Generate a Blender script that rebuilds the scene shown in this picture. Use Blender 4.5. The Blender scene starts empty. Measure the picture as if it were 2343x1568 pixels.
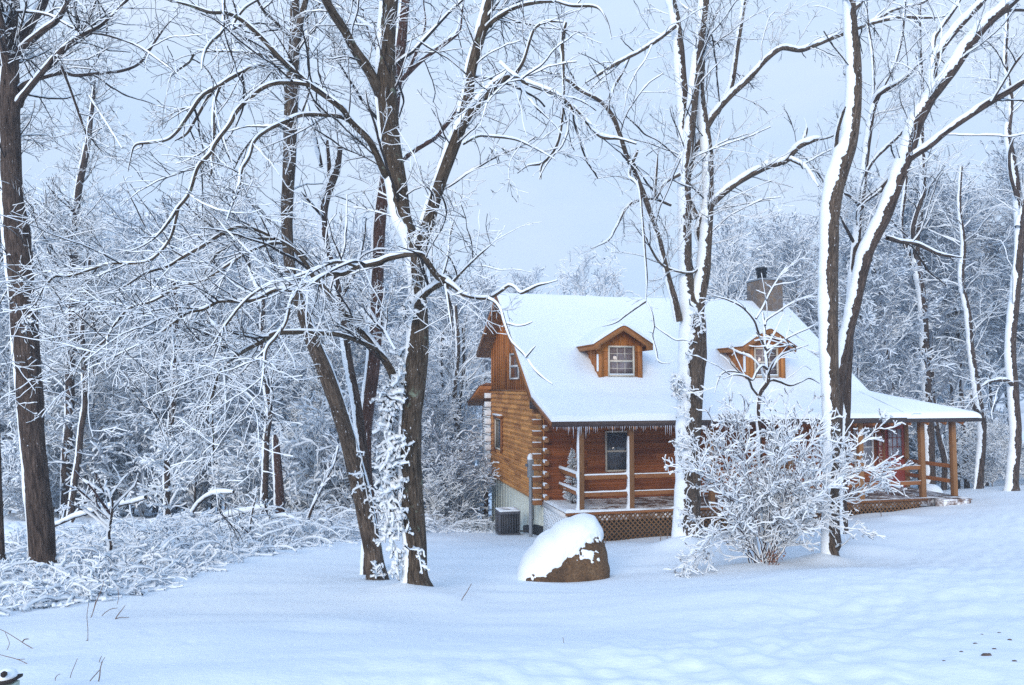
import bpy, math, random
import numpy as np
from mathutils import Vector
random.seed(7)
RNG = np.random.default_rng(11)
SC = bpy.context.scene
COL = SC.collection
R_ = math.radians

# ------------------------------------------------------------------ camera
F = 1692.0                      # focal length in pixels of a 2343 px wide picture
CZ = 4.0                        # eye height above the world's zero
PITCH = math.atan(101.0 / F)
cam_d = bpy.data.cameras.new("camera")
cam = bpy.data.objects.new("camera", cam_d)
COL.objects.link(cam)
cam.location = (0, 0, CZ)
cam.rotation_euler = (math.pi / 2 + PITCH, 0, 0)
cam_d.sensor_width = 36.0
cam_d.lens = F / 2343.0 * 36.0
cam_d.clip_start = 0.1
cam_d.clip_end = 3000
SC.camera = cam


def at(x, y, Y):
    """world point that lies Y metres ahead in the direction of picture point (x, y)"""
    a = (x - 1171.5) / F
    b = (784.0 - y) / F
    dy = math.cos(PITCH) - b * math.sin(PITCH)
    dz = math.sin(PITCH) + b * math.cos(PITCH)
    return np.array([a / dy * Y, Y, CZ + dz / dy * Y])


# ------------------------------------------------------------------ object helpers
def link(o, parent=None):
    COL.objects.link(o)
    if parent is not None:
        o.parent = parent
    return o


def tag(o, label=None, cat=None, group=None, kind=None):
    if label:
        o["label"] = label
    if cat:
        o["category"] = cat
    if group:
        o["group"] = group
    if kind:
        o["kind"] = kind
    return o


def empty(name, loc, rz=0.0):
    o = bpy.data.objects.new(name, None)
    o.empty_display_size = 0.3
    o.location = [float(c) for c in loc]
    o.rotation_euler = (0, 0, rz)
    return link(o)


class MB:
    """collects quads and polygons, then links them as one mesh object"""

    def __init__(self):
        self.v, self.q, self.qm, self.n = [], [], [], 0
        self.p, self.pm = [], []
        self.uv = []
        self.has_uv = False

    def quads(self, verts, quads, mat=0, uv=None):
        verts = np.asarray(verts, float).reshape(-1, 3)
        quads = np.asarray(quads, int).reshape(-1, 4)
        self.v.append(verts)
        self.q.append(quads + self.n)
        m = np.full(len(quads), mat, int) if np.isscalar(mat) else np.asarray(mat, int)
        self.qm.append(m)
        if uv is None:
            self.uv.append(np.zeros((len(quads) * 4, 2)))
        else:
            self.uv.append(np.asarray(uv, float).reshape(-1, 2))
            self.has_uv = True
        self.n += len(verts)

    def poly(self, verts, faces, mat=0):
        verts = np.asarray(verts, float).reshape(-1, 3)
        self.v.append(verts)
        for f in faces:
            self.p.append([i + self.n for i in f])
            self.pm.append(mat)
        self.n += len(verts)

    def box(self, a, b, mat=0):
        x0, y0, z0 = a
        x1, y1, z1 = b
        v = [(x0, y0, z0), (x1, y0, z0), (x1, y1, z0), (x0, y1, z0), (x0, y0, z1), (x1, y0, z1), (x1, y1, z1), (x0, y1, z1)]
        self.quads(v, [(0, 3, 2, 1), (4, 5, 6, 7), (0, 1, 5, 4), (1, 2, 6, 5), (2, 3, 7, 6), (3, 0, 4, 7)], mat)

    def bar(self, a, b, w, h, mat=0, up=(0, 0, 1)):
        """box beam of width w and height h from a to b"""
        a, b = np.array(a, float), np.array(b, float)
        t = (b - a) / np.linalg.norm(b - a)
        s = np.cross(t, up)
        s /= np.linalg.norm(s)
        u = np.cross(s, t)
        v = []
        for p in (a, b):
            for i, j in ((-1, -1), (1, -1), (1, 1), (-1, 1)):
                v.append(p + s * w / 2 * i + u * h / 2 * j)
        self.quads(v, [(0, 1, 2, 3), (7, 6, 5, 4), (0, 4, 5, 1), (1, 5, 6, 2), (2, 6, 7, 3), (3, 7, 4, 0)], mat)

    def prism(self, pts, lo, hi, axis, mat=0):
        """polygon pts (2-D) swept along axis 'u' (x), 'v' (y) or 'z' from lo to hi"""
        def mk(p, c):
            if axis == 'u':
                return (c, p[0], p[1])
            if axis == 'v':
                return (p[0], c, p[1])
            return (p[0], p[1], c)
        k = len(pts)
        v = [mk(p, lo) for p in pts] + [mk(p, hi) for p in pts]
        f = [list(range(k))[::-1], list(range(k, 2 * k))]
        f += [[i, (i + 1) % k, k + (i + 1) % k, k + i] for i in range(k)]
        self.poly(v, f, mat)

    def lathe(self, prof, c, k=16, mat=0):
        """prof: list of (radius, z); c: centre"""
        a = np.arange(k) * 2 * math.pi / k
        rings = np.array([[(c[0] + r * math.cos(t), c[1] + r * math.sin(t), c[2] + z) for t in a] for r, z in prof])
        n = len(prof)
        q = []
        for i in range(n - 1):
            for j in range(k):
                q.append((i * k + j, i * k + (j + 1) % k, (i + 1) * k + (j + 1) % k, (i + 1) * k + j))
        self.quads(rings, q, mat)
        self.poly(rings[-1], [list(range(k))], mat)
        self.poly(rings[0], [list(range(k))[::-1]], mat)

    def grid(self, P, mat=0, uv=None):
        n, m = P.shape[:2]
        i, j = np.meshgrid(np.arange(n - 1), np.arange(m - 1), indexing='ij')
        b = (i * m + j).ravel()
        self.quads(P.reshape(-1, 3), np.stack([b, b + 1, b + m + 1, b + m], 1), mat)

    def build(self, name, mats, parent=None, smooth=False, bevel=0.0, loc=None):
        if self.n == 0:
            return None
        me = bpy.data.meshes.new(name)
        V = np.concatenate(self.v) if self.v else np.zeros((0, 3))
        if loc is not None:
            V = V - np.asarray(loc, float)
        Q = np.concatenate(self.q) if self.q else np.zeros((0, 4), int)
        QM = np.concatenate(self.qm) if self.qm else np.zeros(0, int)
        nl = len(Q) * 4 + sum(len(f) for f in self.p)
        nf = len(Q) + len(self.p)
        me.vertices.add(len(V))
        me.vertices.foreach_set("co", V.astype(np.float32).ravel())
        me.loops.add(nl)
        me.polygons.add(nf)
        li = np.concatenate([Q.ravel()] + [np.array(f) for f in self.p]) if nf else np.zeros(0)
        tot = np.concatenate([np.full(len(Q), 4), np.array([len(f) for f in self.p], int)]).astype(np.int32)
        st = np.concatenate([[0], np.cumsum(tot)[:-1]]).astype(np.int32)
        me.loops.foreach_set("vertex_index", li.astype(np.int32))
        me.polygons.foreach_set("loop_start", st)
        me.polygons.foreach_set("loop_total", tot)
        me.polygons.foreach_set("material_index", np.concatenate([QM, np.array(self.pm, int)]).astype(np.int32))
        if smooth:
            me.polygons.foreach_set("use_smooth", np.ones(nf, bool))
        if self.has_uv:
            uvl = me.uv_layers.new(name="UVMap")
            uv = np.zeros((nl, 2))
            uq = np.concatenate(self.uv)
            uv[:len(uq)] = uq
            uvl.data.foreach_set("uv", uv.astype(np.float32).ravel())
        me.update(calc_edges=True)
        me.validate()
        for m in (mats if isinstance(mats, (list, tuple)) else [mats]):
            me.materials.append(m)
        o = bpy.data.objects.new(name, me)
        if loc is not None and parent is None:
            o.location = [float(c) for c in loc]
        link(o, parent)
        if bevel:
            bm = o.modifiers.new("bevel", 'BEVEL')
            bm.width = bevel
            bm.segments = 2
            bm.limit_method = 'ANGLE'
        return o


# ------------------------------------------------------------------ noise
def _h(ix, iy, s):
    n = (ix.astype(np.int64) * 374761393 + iy.astype(np.int64) * 668265263 + s * 69069) & 0x7fffffff
    n = ((n ^ (n >> 13)) * 1274126177) & 0x7fffffff
    n = n ^ (n >> 16)
    return (n & 0xffff) / 32767.5 - 1.0


def vn(x, y, s=0):
    x = np.asarray(x, float)
    y = np.asarray(y, float)
    ix, iy = np.floor(x), np.floor(y)
    fx, fy = x - ix, y - iy
    fx = fx * fx * (3 - 2 * fx)
    fy = fy * fy * (3 - 2 * fy)
    a = _h(ix, iy, s) * (1 - fx) + _h(ix + 1, iy, s) * fx
    b = _h(ix, iy + 1, s) * (1 - fx) + _h(ix + 1, iy + 1, s) * fx
    return a * (1 - fy) + b * fy


# ------------------------------------------------------------------ materials
def new_mat(name):
    m = bpy.data.materials.new(name)
    m.use_nodes = True
    nt = m.node_tree
    b = nt.nodes["Principled BSDF"]
    return m, nt, nt.nodes, nt.links, b


def ramp(nd, stops):
    r = nd.new("ShaderNodeValToRGB")
    while len(r.color_ramp.elements) < len(stops):
        r.color_ramp.elements.new(0.5)
    for e, (p, c) in zip(r.color_ramp.elements, stops):
        e.position = p
        e.color = (*c, 1) if len(c) == 3 else c
    return r


def noise_node(nd, ln, vec, scale, detail=4, rough=0.55):
    n = nd.new("ShaderNodeTexNoise")
    n.inputs["Scale"].default_value = scale
    n.inputs["Detail"].default_value = detail
    n.inputs["Roughness"].default_value = rough
    if vec is not None:
        ln.new(vec, n.inputs["Vector"])
    return n


def bump_node(nd, ln, h, b, strength=0.4, dist=0.02):
    bp = nd.new("ShaderNodeBump")
    bp.inputs["Strength"].default_value = strength
    bp.inputs["Distance"].default_value = dist
    ln.new(h, bp.inputs["Height"])
    ln.new(bp.outputs[0], b.inputs["Normal"])
    return bp


def mix_col(nd, ln, fac, a, b):
    m = nd.new("ShaderNodeMix")
    m.data_type = 'RGBA'
    for s, v in ((0, fac), (6, a), (7, b)):
        if hasattr(v, 'links'):
            ln.new(v, m.inputs[s])
        else:
            m.inputs[s].default_value = v if s == 0 else (*v, 1)
    return m.outputs[2]


def mapping(nd, ln, src, scale):
    mp = nd.new("ShaderNodeMapping")
    mp.inputs["Scale"].default_value = scale
    ln.new(src, mp.inputs["Vector"])
    return mp.outputs[0]


def simple(name, col, rough=0.7, metal=0.0, var=0.15, scale=8.0, bump=0.0):
    m, nt, nd, ln, b = new_mat(name)
    tc = nd.new("ShaderNodeTexCoord")
    n = noise_node(nd, ln, tc.outputs["Object"], scale)
    r = ramp(nd, [(0.3, tuple(c * (1 - var) for c in col)), (0.7, tuple(min(1, c * (1 + var)) for c in col))])
    ln.new(n.outputs[0], r.inputs[0])
    ln.new(r.outputs[0], b.inputs["Base Color"])
    b.inputs["Roughness"].default_value = rough
    b.inputs["Metallic"].default_value = metal
    if bump:
        bump_node(nd, ln, n.outputs[0], b, bump, 0.01)
    return m


def snow_mat(name="snow", col=(0.85, 0.90, 0.94), fine=40.0, big=6.0, strength=0.22):
    m, nt, nd, ln, b = new_mat(name)
    tc = nd.new("ShaderNodeTexCoord")
    n1 = noise_node(nd, ln, tc.outputs["Object"], big, 5, 0.6)
    n2 = noise_node(nd, ln, tc.outputs["Object"], fine, 3, 0.6)
    ad = nd.new("ShaderNodeMath")
    ad.operation = 'MULTIPLY_ADD'
    ad.inputs[1].default_value = 0.35
    ln.new(n2.outputs[0], ad.inputs[0])
    ln.new(n1.outputs[0], ad.inputs[2])
    b.inputs["Base Color"].default_value = (*col, 1)
    b.inputs["Roughness"].default_value = 0.75
    b.inputs["Specular IOR Level"].default_value = 0.25
    bump_node(nd, ln, ad.outputs[0], b, strength, 0.03)
    return m


def bark_mat(name, dark, light, lichen=0.0, snow=0.62):
    m, nt, nd, ln, b = new_mat(name)
    uv = nd.new("ShaderNodeUVMap")
    v1 = mapping(nd, ln, uv.outputs[0], (26, 3.2, 1))
    n1 = noise_node(nd, ln, v1, 1.0, 6, 0.65)
    n1.inputs["Distortion"].default_value = 0.6
    vo = nd.new("ShaderNodeTexVoronoi")
    vo.feature = 'DISTANCE_TO_EDGE'
    v2 = mapping(nd, ln, uv.outputs[0], (34, 5.0, 1))
    ln.new(v2, vo.inputs["Vector"])
    vo.inputs["Scale"].default_value = 1.0
    r = ramp(nd, [(0.32, dark), (0.72, light)])
    ln.new(n1.outputs[0], r.inputs[0])
    re = ramp(nd, [(0.0, (0.5, 0.5, 0.5)), (0.2, (1, 1, 1))])
    ln.new(vo.outputs[0], re.inputs[0])
    mul = nd.new("ShaderNodeMix")
    mul.data_type = 'RGBA'
    mul.blend_type = 'MULTIPLY'
    mul.inputs[0].default_value = 0.85
    ln.new(r.outputs[0], mul.inputs[6])
    ln.new(re.outputs[0], mul.inputs[7])
    col = mul.outputs[2]
    tc = nd.new("ShaderNodeTexCoord")
    if lichen:
        n3 = noise_node(nd, ln, tc.outputs["Object"], 5.5, 5, 0.6)
        lr = ramp(nd, [(0.62, (0, 0, 0)), (0.70, (lichen, lichen, lichen))])
        ln.new(n3.outputs[0], lr.inputs[0])
        col = mix_col(nd, ln, lr.outputs[0], col, (0.22, 0.27, 0.20))
    # flecks of snow caught in the bark
    v3 = mapping(nd, ln, tc.outputs["Object"], (55, 55, 15))
    n4 = noise_node(nd, ln, v3, 1.0, 3, 0.6)
    n5 = noise_node(nd, ln, tc.outputs["Object"], 1.7, 2, 0.5)
    ad = nd.new("ShaderNodeMath")
    ad.operation = 'MULTIPLY_ADD'
    ad.inputs[1].default_value = 0.22
    ln.new(n5.outputs[0], ad.inputs[0])
    ln.new(n4.outputs[0], ad.inputs[2])
    sr = ramp(nd, [(snow + 0.165, (0, 0, 0)), (snow + 0.205, (1, 1, 1))])
    ln.new(ad.outputs[0], sr.inputs[0])
    col = mix_col(nd, ln, sr.outputs[0], col, (0.85, 0.87, 0.9))
    ln.new(col, b.inputs["Base Color"])
    b.inputs["Roughness"].default_value = 0.9
    b.inputs["Specular IOR Level"].default_value = 0.2
    hm = nd.new("ShaderNodeMath")
    hm.operation = 'MULTIPLY_ADD'
    hm.inputs[1].default_value = 0.6
    ln.new(vo.outputs[0], hm.inputs[0])
    ln.new(n1.outputs[0], hm.inputs[2])
    bump_node(nd, ln, hm.outputs[0], b, 0.9, 0.03)
    return m


def wood_mat(name, c1, c2, axis='u', course=0.155, plank=1.3, grain=1.0, seams=True, snow=0.0, rough=0.6):
    """stained wood: grain along the plank, each plank a slightly different tone"""
    m, nt, nd, ln, b = new_mat(name)
    tc = nd.new("ShaderNodeTexCoord")
    sp = nd.new("ShaderNodeSeparateXYZ")
    ln.new(tc.outputs["Object"], sp.inputs[0])
    cb = nd.new("ShaderNodeCombineXYZ")
    along, across, deep = {'u': (0, 2, 1), 'v': (1, 2, 0), 'z': (2, 0, 1), 'zv': (2, 1, 0)}[axis]
    ln.new(sp.outputs[along], cb.inputs[0])
    ln.new(sp.outputs[across], cb.inputs[1])
    ln.new(sp.outputs[deep], cb.inputs[2])
    br = nd.new("ShaderNodeTexBrick")
    br.inputs["Color1"].default_value = (0.0, 0.0, 0.0, 1)
    br.inputs["Color2"].default_value = (1, 1, 1, 1)
    br.inputs["Mortar"].default_value = (0.0, 0.0, 0.0, 1)
    br.inputs["Mortar Size"].default_value = 0.004 if seams else 0.0
    br.inputs["Scale"].default_value = 1.0
    br.inputs["Brick Width"].default_value = plank
    br.inputs["Row Height"].default_value = course
    br.offset = 0.37
    br.offset_frequency = 3
    ln.new(cb.outputs[0], br.inputs["Vector"])
    g = mapping(nd, ln, cb.outputs[0], (2.2 * grain, 38 * grain, 38 * grain))
    n1 = noise_node(nd, ln, g, 1.0, 5, 0.65)
    n1.inputs["Distortion"].default_value = 0.8
    n2 = noise_node(nd, ln, cb.outputs[0], 1.6, 3, 0.5)
    vk = nd.new("ShaderNodeTexVoronoi")
    vk.inputs["Scale"].default_value = 1.0
    gk = mapping(nd, ln, cb.outputs[0], (2.6, 6.0, 6.0))
    ln.new(gk, vk.inputs["Vector"])
    kr = ramp(nd, [(0.05, (1, 1, 1)), (0.13, (0, 0, 0))])
    ln.new(vk.outputs["Distance"], kr.inputs[0])
    f1 = nd.new("ShaderNodeMath")
    f1.operation = 'MULTIPLY_ADD'
    f1.inputs[1].default_value = 0.55
    ln.new(br.outputs["Color"], f1.inputs[0])
    ln.new(n1.outputs[0], f1.inputs[2])
    f2 = nd.new("ShaderNodeMath")
    f2.operation = 'MULTIPLY_ADD'
    f2.inputs[1].default_value = 0.5
    ln.new(n2.outputs[0], f2.inputs[0])
    ln.new(f1.outputs[0], f2.inputs[2])
    r = ramp(nd, [(0.55, c1), (1.15, c2)])
    dv = nd.new("ShaderNodeMath")
    dv.operation = 'MULTIPLY'
    dv.inputs[1].default_value = 0.72
    ln.new(f2.outputs[0], dv.inputs[0])
    ln.new(dv.outputs[0], r.inputs[0])
    r.color_ramp.elements[0].position = 0.38
    r.color_ramp.elements[1].position = 0.92
    col = mix_col(nd, ln, kr.outputs[0], r.outputs[0], tuple(c * 0.45 for c in c1))
    if seams:
        col = mix_col(nd, ln, br.outputs["Fac"], col, tuple(c * 0.3 for c in c1))
    if snow:
        n3 = noise_node(nd, ln, tc.outputs["Object"], 3.0, 6, 0.7)
        sr = ramp(nd, [(0.62 - snow * 0.3, (0, 0, 0)), (0.75 - snow * 0.3, (1, 1, 1))])
        ln.new(n3.outputs[0], sr.inputs[0])
        col = mix_col(nd, ln, sr.outputs[0], col, (0.8, 0.82, 0.86))
    ln.new(col, b.inputs["Base Color"])
    b.inputs["Roughness"].default_value = rough
    b.inputs["Specular IOR Level"].default_value = 0.3
    bump_node(nd, ln, n1.outputs[0], b, 0.3, 0.008)
    return m


def stone_mat(name):
    m, nt, nd, ln, b = new_mat(name)
    tc = nd.new("ShaderNodeTexCoord")
    vo = nd.new("ShaderNodeTexVoronoi")
    vo.feature = 'DISTANCE_TO_EDGE'
    vo.inputs["Scale"].default_value = 5.2
    vc = nd.new("ShaderNodeTexVoronoi")
    vc.inputs["Scale"].default_value = 5.2
    for v in (vo, vc):
        ln.new(tc.outputs["Object"], v.inputs["Vector"])
    bw = nd.new("ShaderNodeSeparateColor")
    ln.new(vc.outputs["Color"], bw.inputs[0])
    r = ramp(nd, [(0.0, (0.11, 0.075, 0.055)), (0.4, (0.24, 0.145, 0.08)), (0.7, (0.15, 0.12, 0.11)), (1.0, (0.30, 0.20, 0.125))])
    ln.new(bw.outputs[0], r.inputs[0])
    n = noise_node(nd, ln, tc.outputs["Object"], 22, 4)
    c2 = mix_col(nd, ln, 0.25, r.outputs[0], (0.12, 0.11, 0.1))
    er = ramp(nd, [(0.02, (1, 1, 1)), (0.05, (0, 0, 0))])
    ln.new(vo.outputs[0], er.inputs[0])
    col = mix_col(nd, ln, er.outputs[0], c2, (0.24, 0.22, 0.21))
    ln.new(col, b.inputs["Base Color"])
    b.inputs["Roughness"].default_value = 0.85
    mr = nd.new("ShaderNodeMath")
    mr.operation = 'MINIMUM'
    mr.inputs[1].default_value = 0.12
    ln.new(vo.outputs[0], mr.inputs[0])
    ad = nd.new("ShaderNodeMath")
    ad.operation = 'MULTIPLY_ADD'
    ad.inputs[1].default_value = 0.08
    ln.new(n.outputs[0], ad.inputs[0])
    ln.new(mr.outputs[0], ad.inputs[2])
    bump_node(nd, ln, ad.outputs[0], b, 0.8, 0.15)
    return m


def glass_mat(name, col, rough=0.04, rough_var=False):
    m, nt, nd, ln, b = new_mat(name)
    tc = nd.new("ShaderNodeTexCoord")
    n = noise_node(nd, ln, tc.outputs["Object"], 2.2, 2)
    r = ramp(nd, [(0.35, tuple(c * 0.7 for c in col)), (0.65, tuple(c * 1.3 for c in col))])
    ln.new(n.outputs[0], r.inputs[0])
    ln.new(r.outputs[0], b.inputs["Base Color"])
    b.inputs["Roughness"].default_value = rough
    b.inputs["Specular IOR Level"].default_value = 0.9
    bump_node(nd, ln, n.outputs[0], b, 0.05, 0.02)
    return m


M = {}
M['snow'] = snow_mat()
M['lawn'] = snow_mat("snow_ground", (0.84, 0.90, 0.95), 20.0, 3.0, 0.5)
M['bark'] = bark_mat("bark_brown", (0.028, 0.020, 0.015), (0.21, 0.155, 0.115))
M['bark_lichen'] = bark_mat("bark_lichen", (0.020, 0.0145, 0.0105), (0.175, 0.13, 0.092), lichen=0.75, snow=0.625)
M['bark_dark'] = bark_mat("bark_dark", (0.020, 0.0135, 0.012), (0.165, 0.118, 0.094), snow=0.65)
M['bark_red'] = bark_mat("bark_reddish", (0.03, 0.016, 0.013), (0.17, 0.095, 0.075), snow=0.6)
M['twig'] = simple("twig_bark", (0.026, 0.019, 0.017), 0.9, 0, 0.4, 14)
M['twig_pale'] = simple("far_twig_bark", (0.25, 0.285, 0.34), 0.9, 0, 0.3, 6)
M['bush_twig'] = simple("shrub_bark", (0.045, 0.020, 0.020), 0.8, 0, 0.4, 14)
M['log_u'] = wood_mat("log_siding_front_shaded", (0.14, 0.032, 0.008), (0.37, 0.115, 0.028), 'u')  # same logs as the gable, with the porch shade darkened into the colour
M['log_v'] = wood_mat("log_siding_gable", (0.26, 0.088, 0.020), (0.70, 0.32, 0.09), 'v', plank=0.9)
M['board'] = wood_mat("board_and_batten", (0.20, 0.058, 0.014), (0.52, 0.20, 0.05), 'zv', course=0.3, plank=5, seams=False)
M['board_f'] = wood_mat("dormer_boards", (0.24, 0.072, 0.014), (0.56, 0.22, 0.05), 'z', course=0.26, plank=5)
M['soffit'] = wood_mat("soffit_boards", (0.25, 0.075, 0.018), (0.55, 0.21, 0.058), 'u', course=0.12, plank=4)
M['trim'] = wood_mat("stained_trim", (0.15, 0.05, 0.014), (0.36, 0.145, 0.042), 'u', course=2.0, plank=30, seams=False)
M['trim_v'] = wood_mat("stained_trim_side", (0.17, 0.058, 0.018), (0.40, 0.165, 0.055), 'v', course=2.0, plank=30, seams=False)
M['post'] = wood_mat("porch_post_wood", (0.11, 0.048, 0.018), (0.28, 0.135, 0.05), 'z', course=2.0, plank=30, seams=False)
M['deckwood'] = wood_mat("deck_boards", (0.10, 0.06, 0.045), (0.24, 0.15, 0.11), 'u', course=2.0, plank=30, seams=False, snow=0.55)
M['lattice'] = wood_mat("lattice_wood", (0.10, 0.047, 0.018), (0.24, 0.125, 0.05), 'u', course=2.0, plank=30, seams=False)
M['endgrain'] = simple("log_end_grain", (0.30, 0.13, 0.045), 0.7, 0, 0.35, 18)
M['near_black'] = simple("near_black_board", (0.03, 0.022, 0.02), 0.9)  # near-black, for the dormer foot strips and the post's band and knobs
M['fascia'] = simple("dark_drip_edge", (0.055, 0.034, 0.03), 0.6, 0, 0.2, 6)
M['cream'] = simple("cream_window_frame", (0.62, 0.55, 0.45), 0.5, 0, 0.05, 4)
M['white'] = simple("white_paint", (0.75, 0.74, 0.72), 0.5, 0, 0.04, 4)
M['glass'] = glass_mat("window_glass", (0.075, 0.085, 0.105), 0.06)
M['glass_pink'] = glass_mat("curtained_glass", (0.20, 0.15, 0.15), 0.08)
M['glass_pale'] = glass_mat("door_glass", (0.42, 0.42, 0.47), 0.2)
M['foundation'] = simple("pale_green_siding", (0.62, 0.66, 0.59), 0.75, 0, 0.06, 3, 0.1)
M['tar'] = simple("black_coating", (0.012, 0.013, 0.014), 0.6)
M['stone'] = stone_mat("fieldstone")
M['iron'] = simple("black_iron", (0.02, 0.021, 0.025), 0.45, 0.6)
M['grey'] = simple("grey_conduit", (0.27, 0.29, 0.31), 0.5, 0.3, 0.12, 9)
M['acgrey'] = simple("dark_grey_casing", (0.10, 0.10, 0.115), 0.55, 0.2, 0.15, 6)
M['door'] = wood_mat("red_door_wood", (0.16, 0.022, 0.014), (0.33, 0.055, 0.034), 'z', course=0.4, plank=9, seams=False)
M['ice'] = simple("icicle_ice", (0.62, 0.66, 0.74), 0.12, 0, 0.05, 4)
M['conifer'] = simple("dark_needles", (0.022, 0.028, 0.022), 0.8, 0, 0.4, 20)
M['weed'] = simple("dry_weed", (0.16, 0.10, 0.065), 0.9, 0, 0.3, 20)
M['deadleaf'] = simple("dead_leaf", (0.22, 0.10, 0.06), 0.9, 0, 0.4, 20)
M['pebble'] = simple("gravel_stone", (0.10, 0.07, 0.06), 0.9, 0, 0.4, 20)


def rock_mat():
    m, nt, nd, ln, b = new_mat("brown_rock")
    tc = nd.new("ShaderNodeTexCoord")
    n1 = noise_node(nd, ln, tc.outputs["Object"], 2.4, 6, 0.65)
    n2 = noise_node(nd, ln, tc.outputs["Object"], 26, 5, 0.7)
    r = ramp(nd, [(0.3, (0.045, 0.024, 0.012)), (0.55, (0.13, 0.070, 0.030)), (0.75, (0.20, 0.125, 0.065))])
    ln.new(n1.outputs[0], r.inputs[0])
    r2 = ramp(nd, [(0.35, (0.45, 0.45, 0.45)), (0.65, (1.25, 1.25, 1.25))])
    ln.new(n2.outputs[0], r2.inputs[0])
    mu = nd.new("ShaderNodeMix")
    mu.data_type = 'RGBA'
    mu.blend_type = 'MULTIPLY'
    mu.inputs[0].default_value = 1
    ln.new(r.outputs[0], mu.inputs[6])
    ln.new(r2.outputs[0], mu.inputs[7])
    ln.new(mu.outputs[2], b.inputs["Base Color"])
    b.inputs["Roughness"].default_value = 0.85
    bump_node(nd, ln, n2.outputs[0], b, 0.6, 0.02)
    return m


M['rock'] = rock_mat()

# ------------------------------------------------------------------ ground
_ctrl = [at(*p) for p in (
    (1171, 1568, 4.3), (100, 1560, 4.7), (2300, 1560, 4.3), (945, 1352, 11), (862, 1325, 12), (100, 1340, 12), (1290, 1335, 13),
    (1745, 1288, 13.5), (1902, 1286, 14), (1580, 1248, 17), (1380, 1236, 19.0), (2105, 1166, 21.2), (1164, 1224, 22.2), (1110, 1226, 29),
    (2250, 1128, 25), (2340, 1112, 28), (2010, 1215, 17.5), (400, 1245, 18), (800, 1228, 20), (400, 1195, 28), (150, 1185, 27), (600, 1190, 28),
    (400, 1172, 45), (2300, 1116, 34), (2200, 1085, 45), (1050, 1212, 33), (1290, 1460, 7.2), (2100, 1330, 9.5), (300, 1430, 8))]
_ctrl += [np.array(p) for p in ((0, -3, 2.5), (-12, -3, 2.2), (12, -3, 2.6), (-30, 8, -1.0), (30, 10, 1.6), (0, -30, 3.0), (-60, 40, -5.0), (60, 40, 0.0),
                                (0, 60, -6.0), (-50, 85, -5.5), (50, 85, -2.5), (0, 120, -7), (-160, 120, -6), (160, 120, -3), (0, 260, -8), (-260, 0, -4), (260, 0, 0), (0, -260, 3))]
_cx = np.array(_ctrl)


def _tps(d2):
    return 0.5 * d2 * np.log(d2 + 1e-9)


_S = 10.0
_p = _cx[:, :2] / _S
_d2 = ((_p[:, None] - _p[None]) ** 2).sum(-1)
_A = _tps(_d2) + np.eye(len(_p)) * 0.02
_Q = np.c_[np.ones(len(_p)), _p]
_K = np.block([[_A, _Q], [_Q.T, np.zeros((3, 3))]])
_W = np.linalg.solve(_K, np.r_[_cx[:, 2], 0, 0, 0])


def gz0(x, y):
    x = np.asarray(x, float)
    y = np.asarray(y, float)
    sh = x.shape
    xx, yy = np.clip(x.ravel(), -300, 300) / _S, np.clip(y.ravel(), -280, 300) / _S
    z = _W[-3] + _W[-2] * xx + _W[-1] * yy
    for i in range(len(_p)):
        z = z + _W[i] * _tps((xx - _p[i, 0]) ** 2 + (yy - _p[i, 1]) ** 2)
    return z.reshape(sh)


BUMPS = []      # (x, y, radius, height)


def lawn_edge(y):
    """the brambles begin to the left of this line (world x for a given distance ahead)"""
    return np.interp(y, [8.3, 9.5, 10.5, 12.5, 15, 17.5, 20, 22, 24, 27, 32], [-6.9, -6.1, -5.6, -5.8, -6.1, -5.3, -4.3, -3.4, -2.4, -1.6, -0.4])


def gz(x, y):
    x = np.asarray(x, float)
    y = np.asarray(y, float)
    z = gz0(x, y)
    r = np.hypot(x, y)
    near = np.clip((60 - r) / 40, 0, 1)
    z = z + near * (0.06 * vn(x / 2.7, y / 1.9, 3) + 0.028 * vn(x / 0.9, y / 0.6, 4) - 0.05 * np.clip(vn(x / 0.19, y / 0.16, 15) - 0.72, 0, 1))
    # wind ripples lying across the lawn
    z = z + near * 0.006 * vn(x / 1.6 + 0.3 * y, y / 0.22 + 0.2 * x, 5)
    # trodden and churned track, lower right
    t = np.clip(((x - 0.8) * 8.1 + (y - 4.2) * 9.8) / (8.1 ** 2 + 9.8 ** 2), -0.2, 1.5)
    d = np.hypot(x - 0.8 - 8.1 * t, y - 4.2 - 9.8 * t)
    m = np.exp(-(d / 1.5) ** 2)
    z = z + m * (0.013 * vn(x / 0.26, y / 0.32, 6) + 0.026 * vn(x / 0.12, y / 0.14, 7) - 0.03)
    # driveway ruts at the right edge
    m2 = 1 / (1 + np.exp(-(x - 0.55 * (y - 3.5) - 2.75) / 0.12))
    m2 = m2 * np.clip((9 - y) / 3, 0, 1) * np.clip((y + 2) / 2, 0, 1)
    z = z + m2 * (-0.05 + 0.012 * vn(x / 0.12, y / 0.05, 8) + 0.01 * vn(x / 0.05, y / 0.05, 9))
    # lumpy snow over brambles at the lawn's left edge
    b = np.clip((lawn_edge(y) - x) / 0.9, 0, 1) * np.clip((y - 8) / 1.0, 0, 1) * near
    z = z + b * (0.30 * np.abs(vn(x / 0.62, y / 0.5, 12)) ** 1.3 + 0.07 * np.abs(vn(x / 0.23, y / 0.2, 13)) + 0.02 * vn(x / 0.09, y / 0.09, 14))
    for bx, by, br, bh in BUMPS:
        z = z + bh * np.exp(-((x - bx) ** 2 + (y - by) ** 2) / br ** 2)
    return z


def gpt(x, y, Y):
    """ground point in the direction of picture x at depth Y"""
    p = at(x, y, Y)
    return np.array([p[0], Y, float(gz(p[0], Y))])


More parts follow.
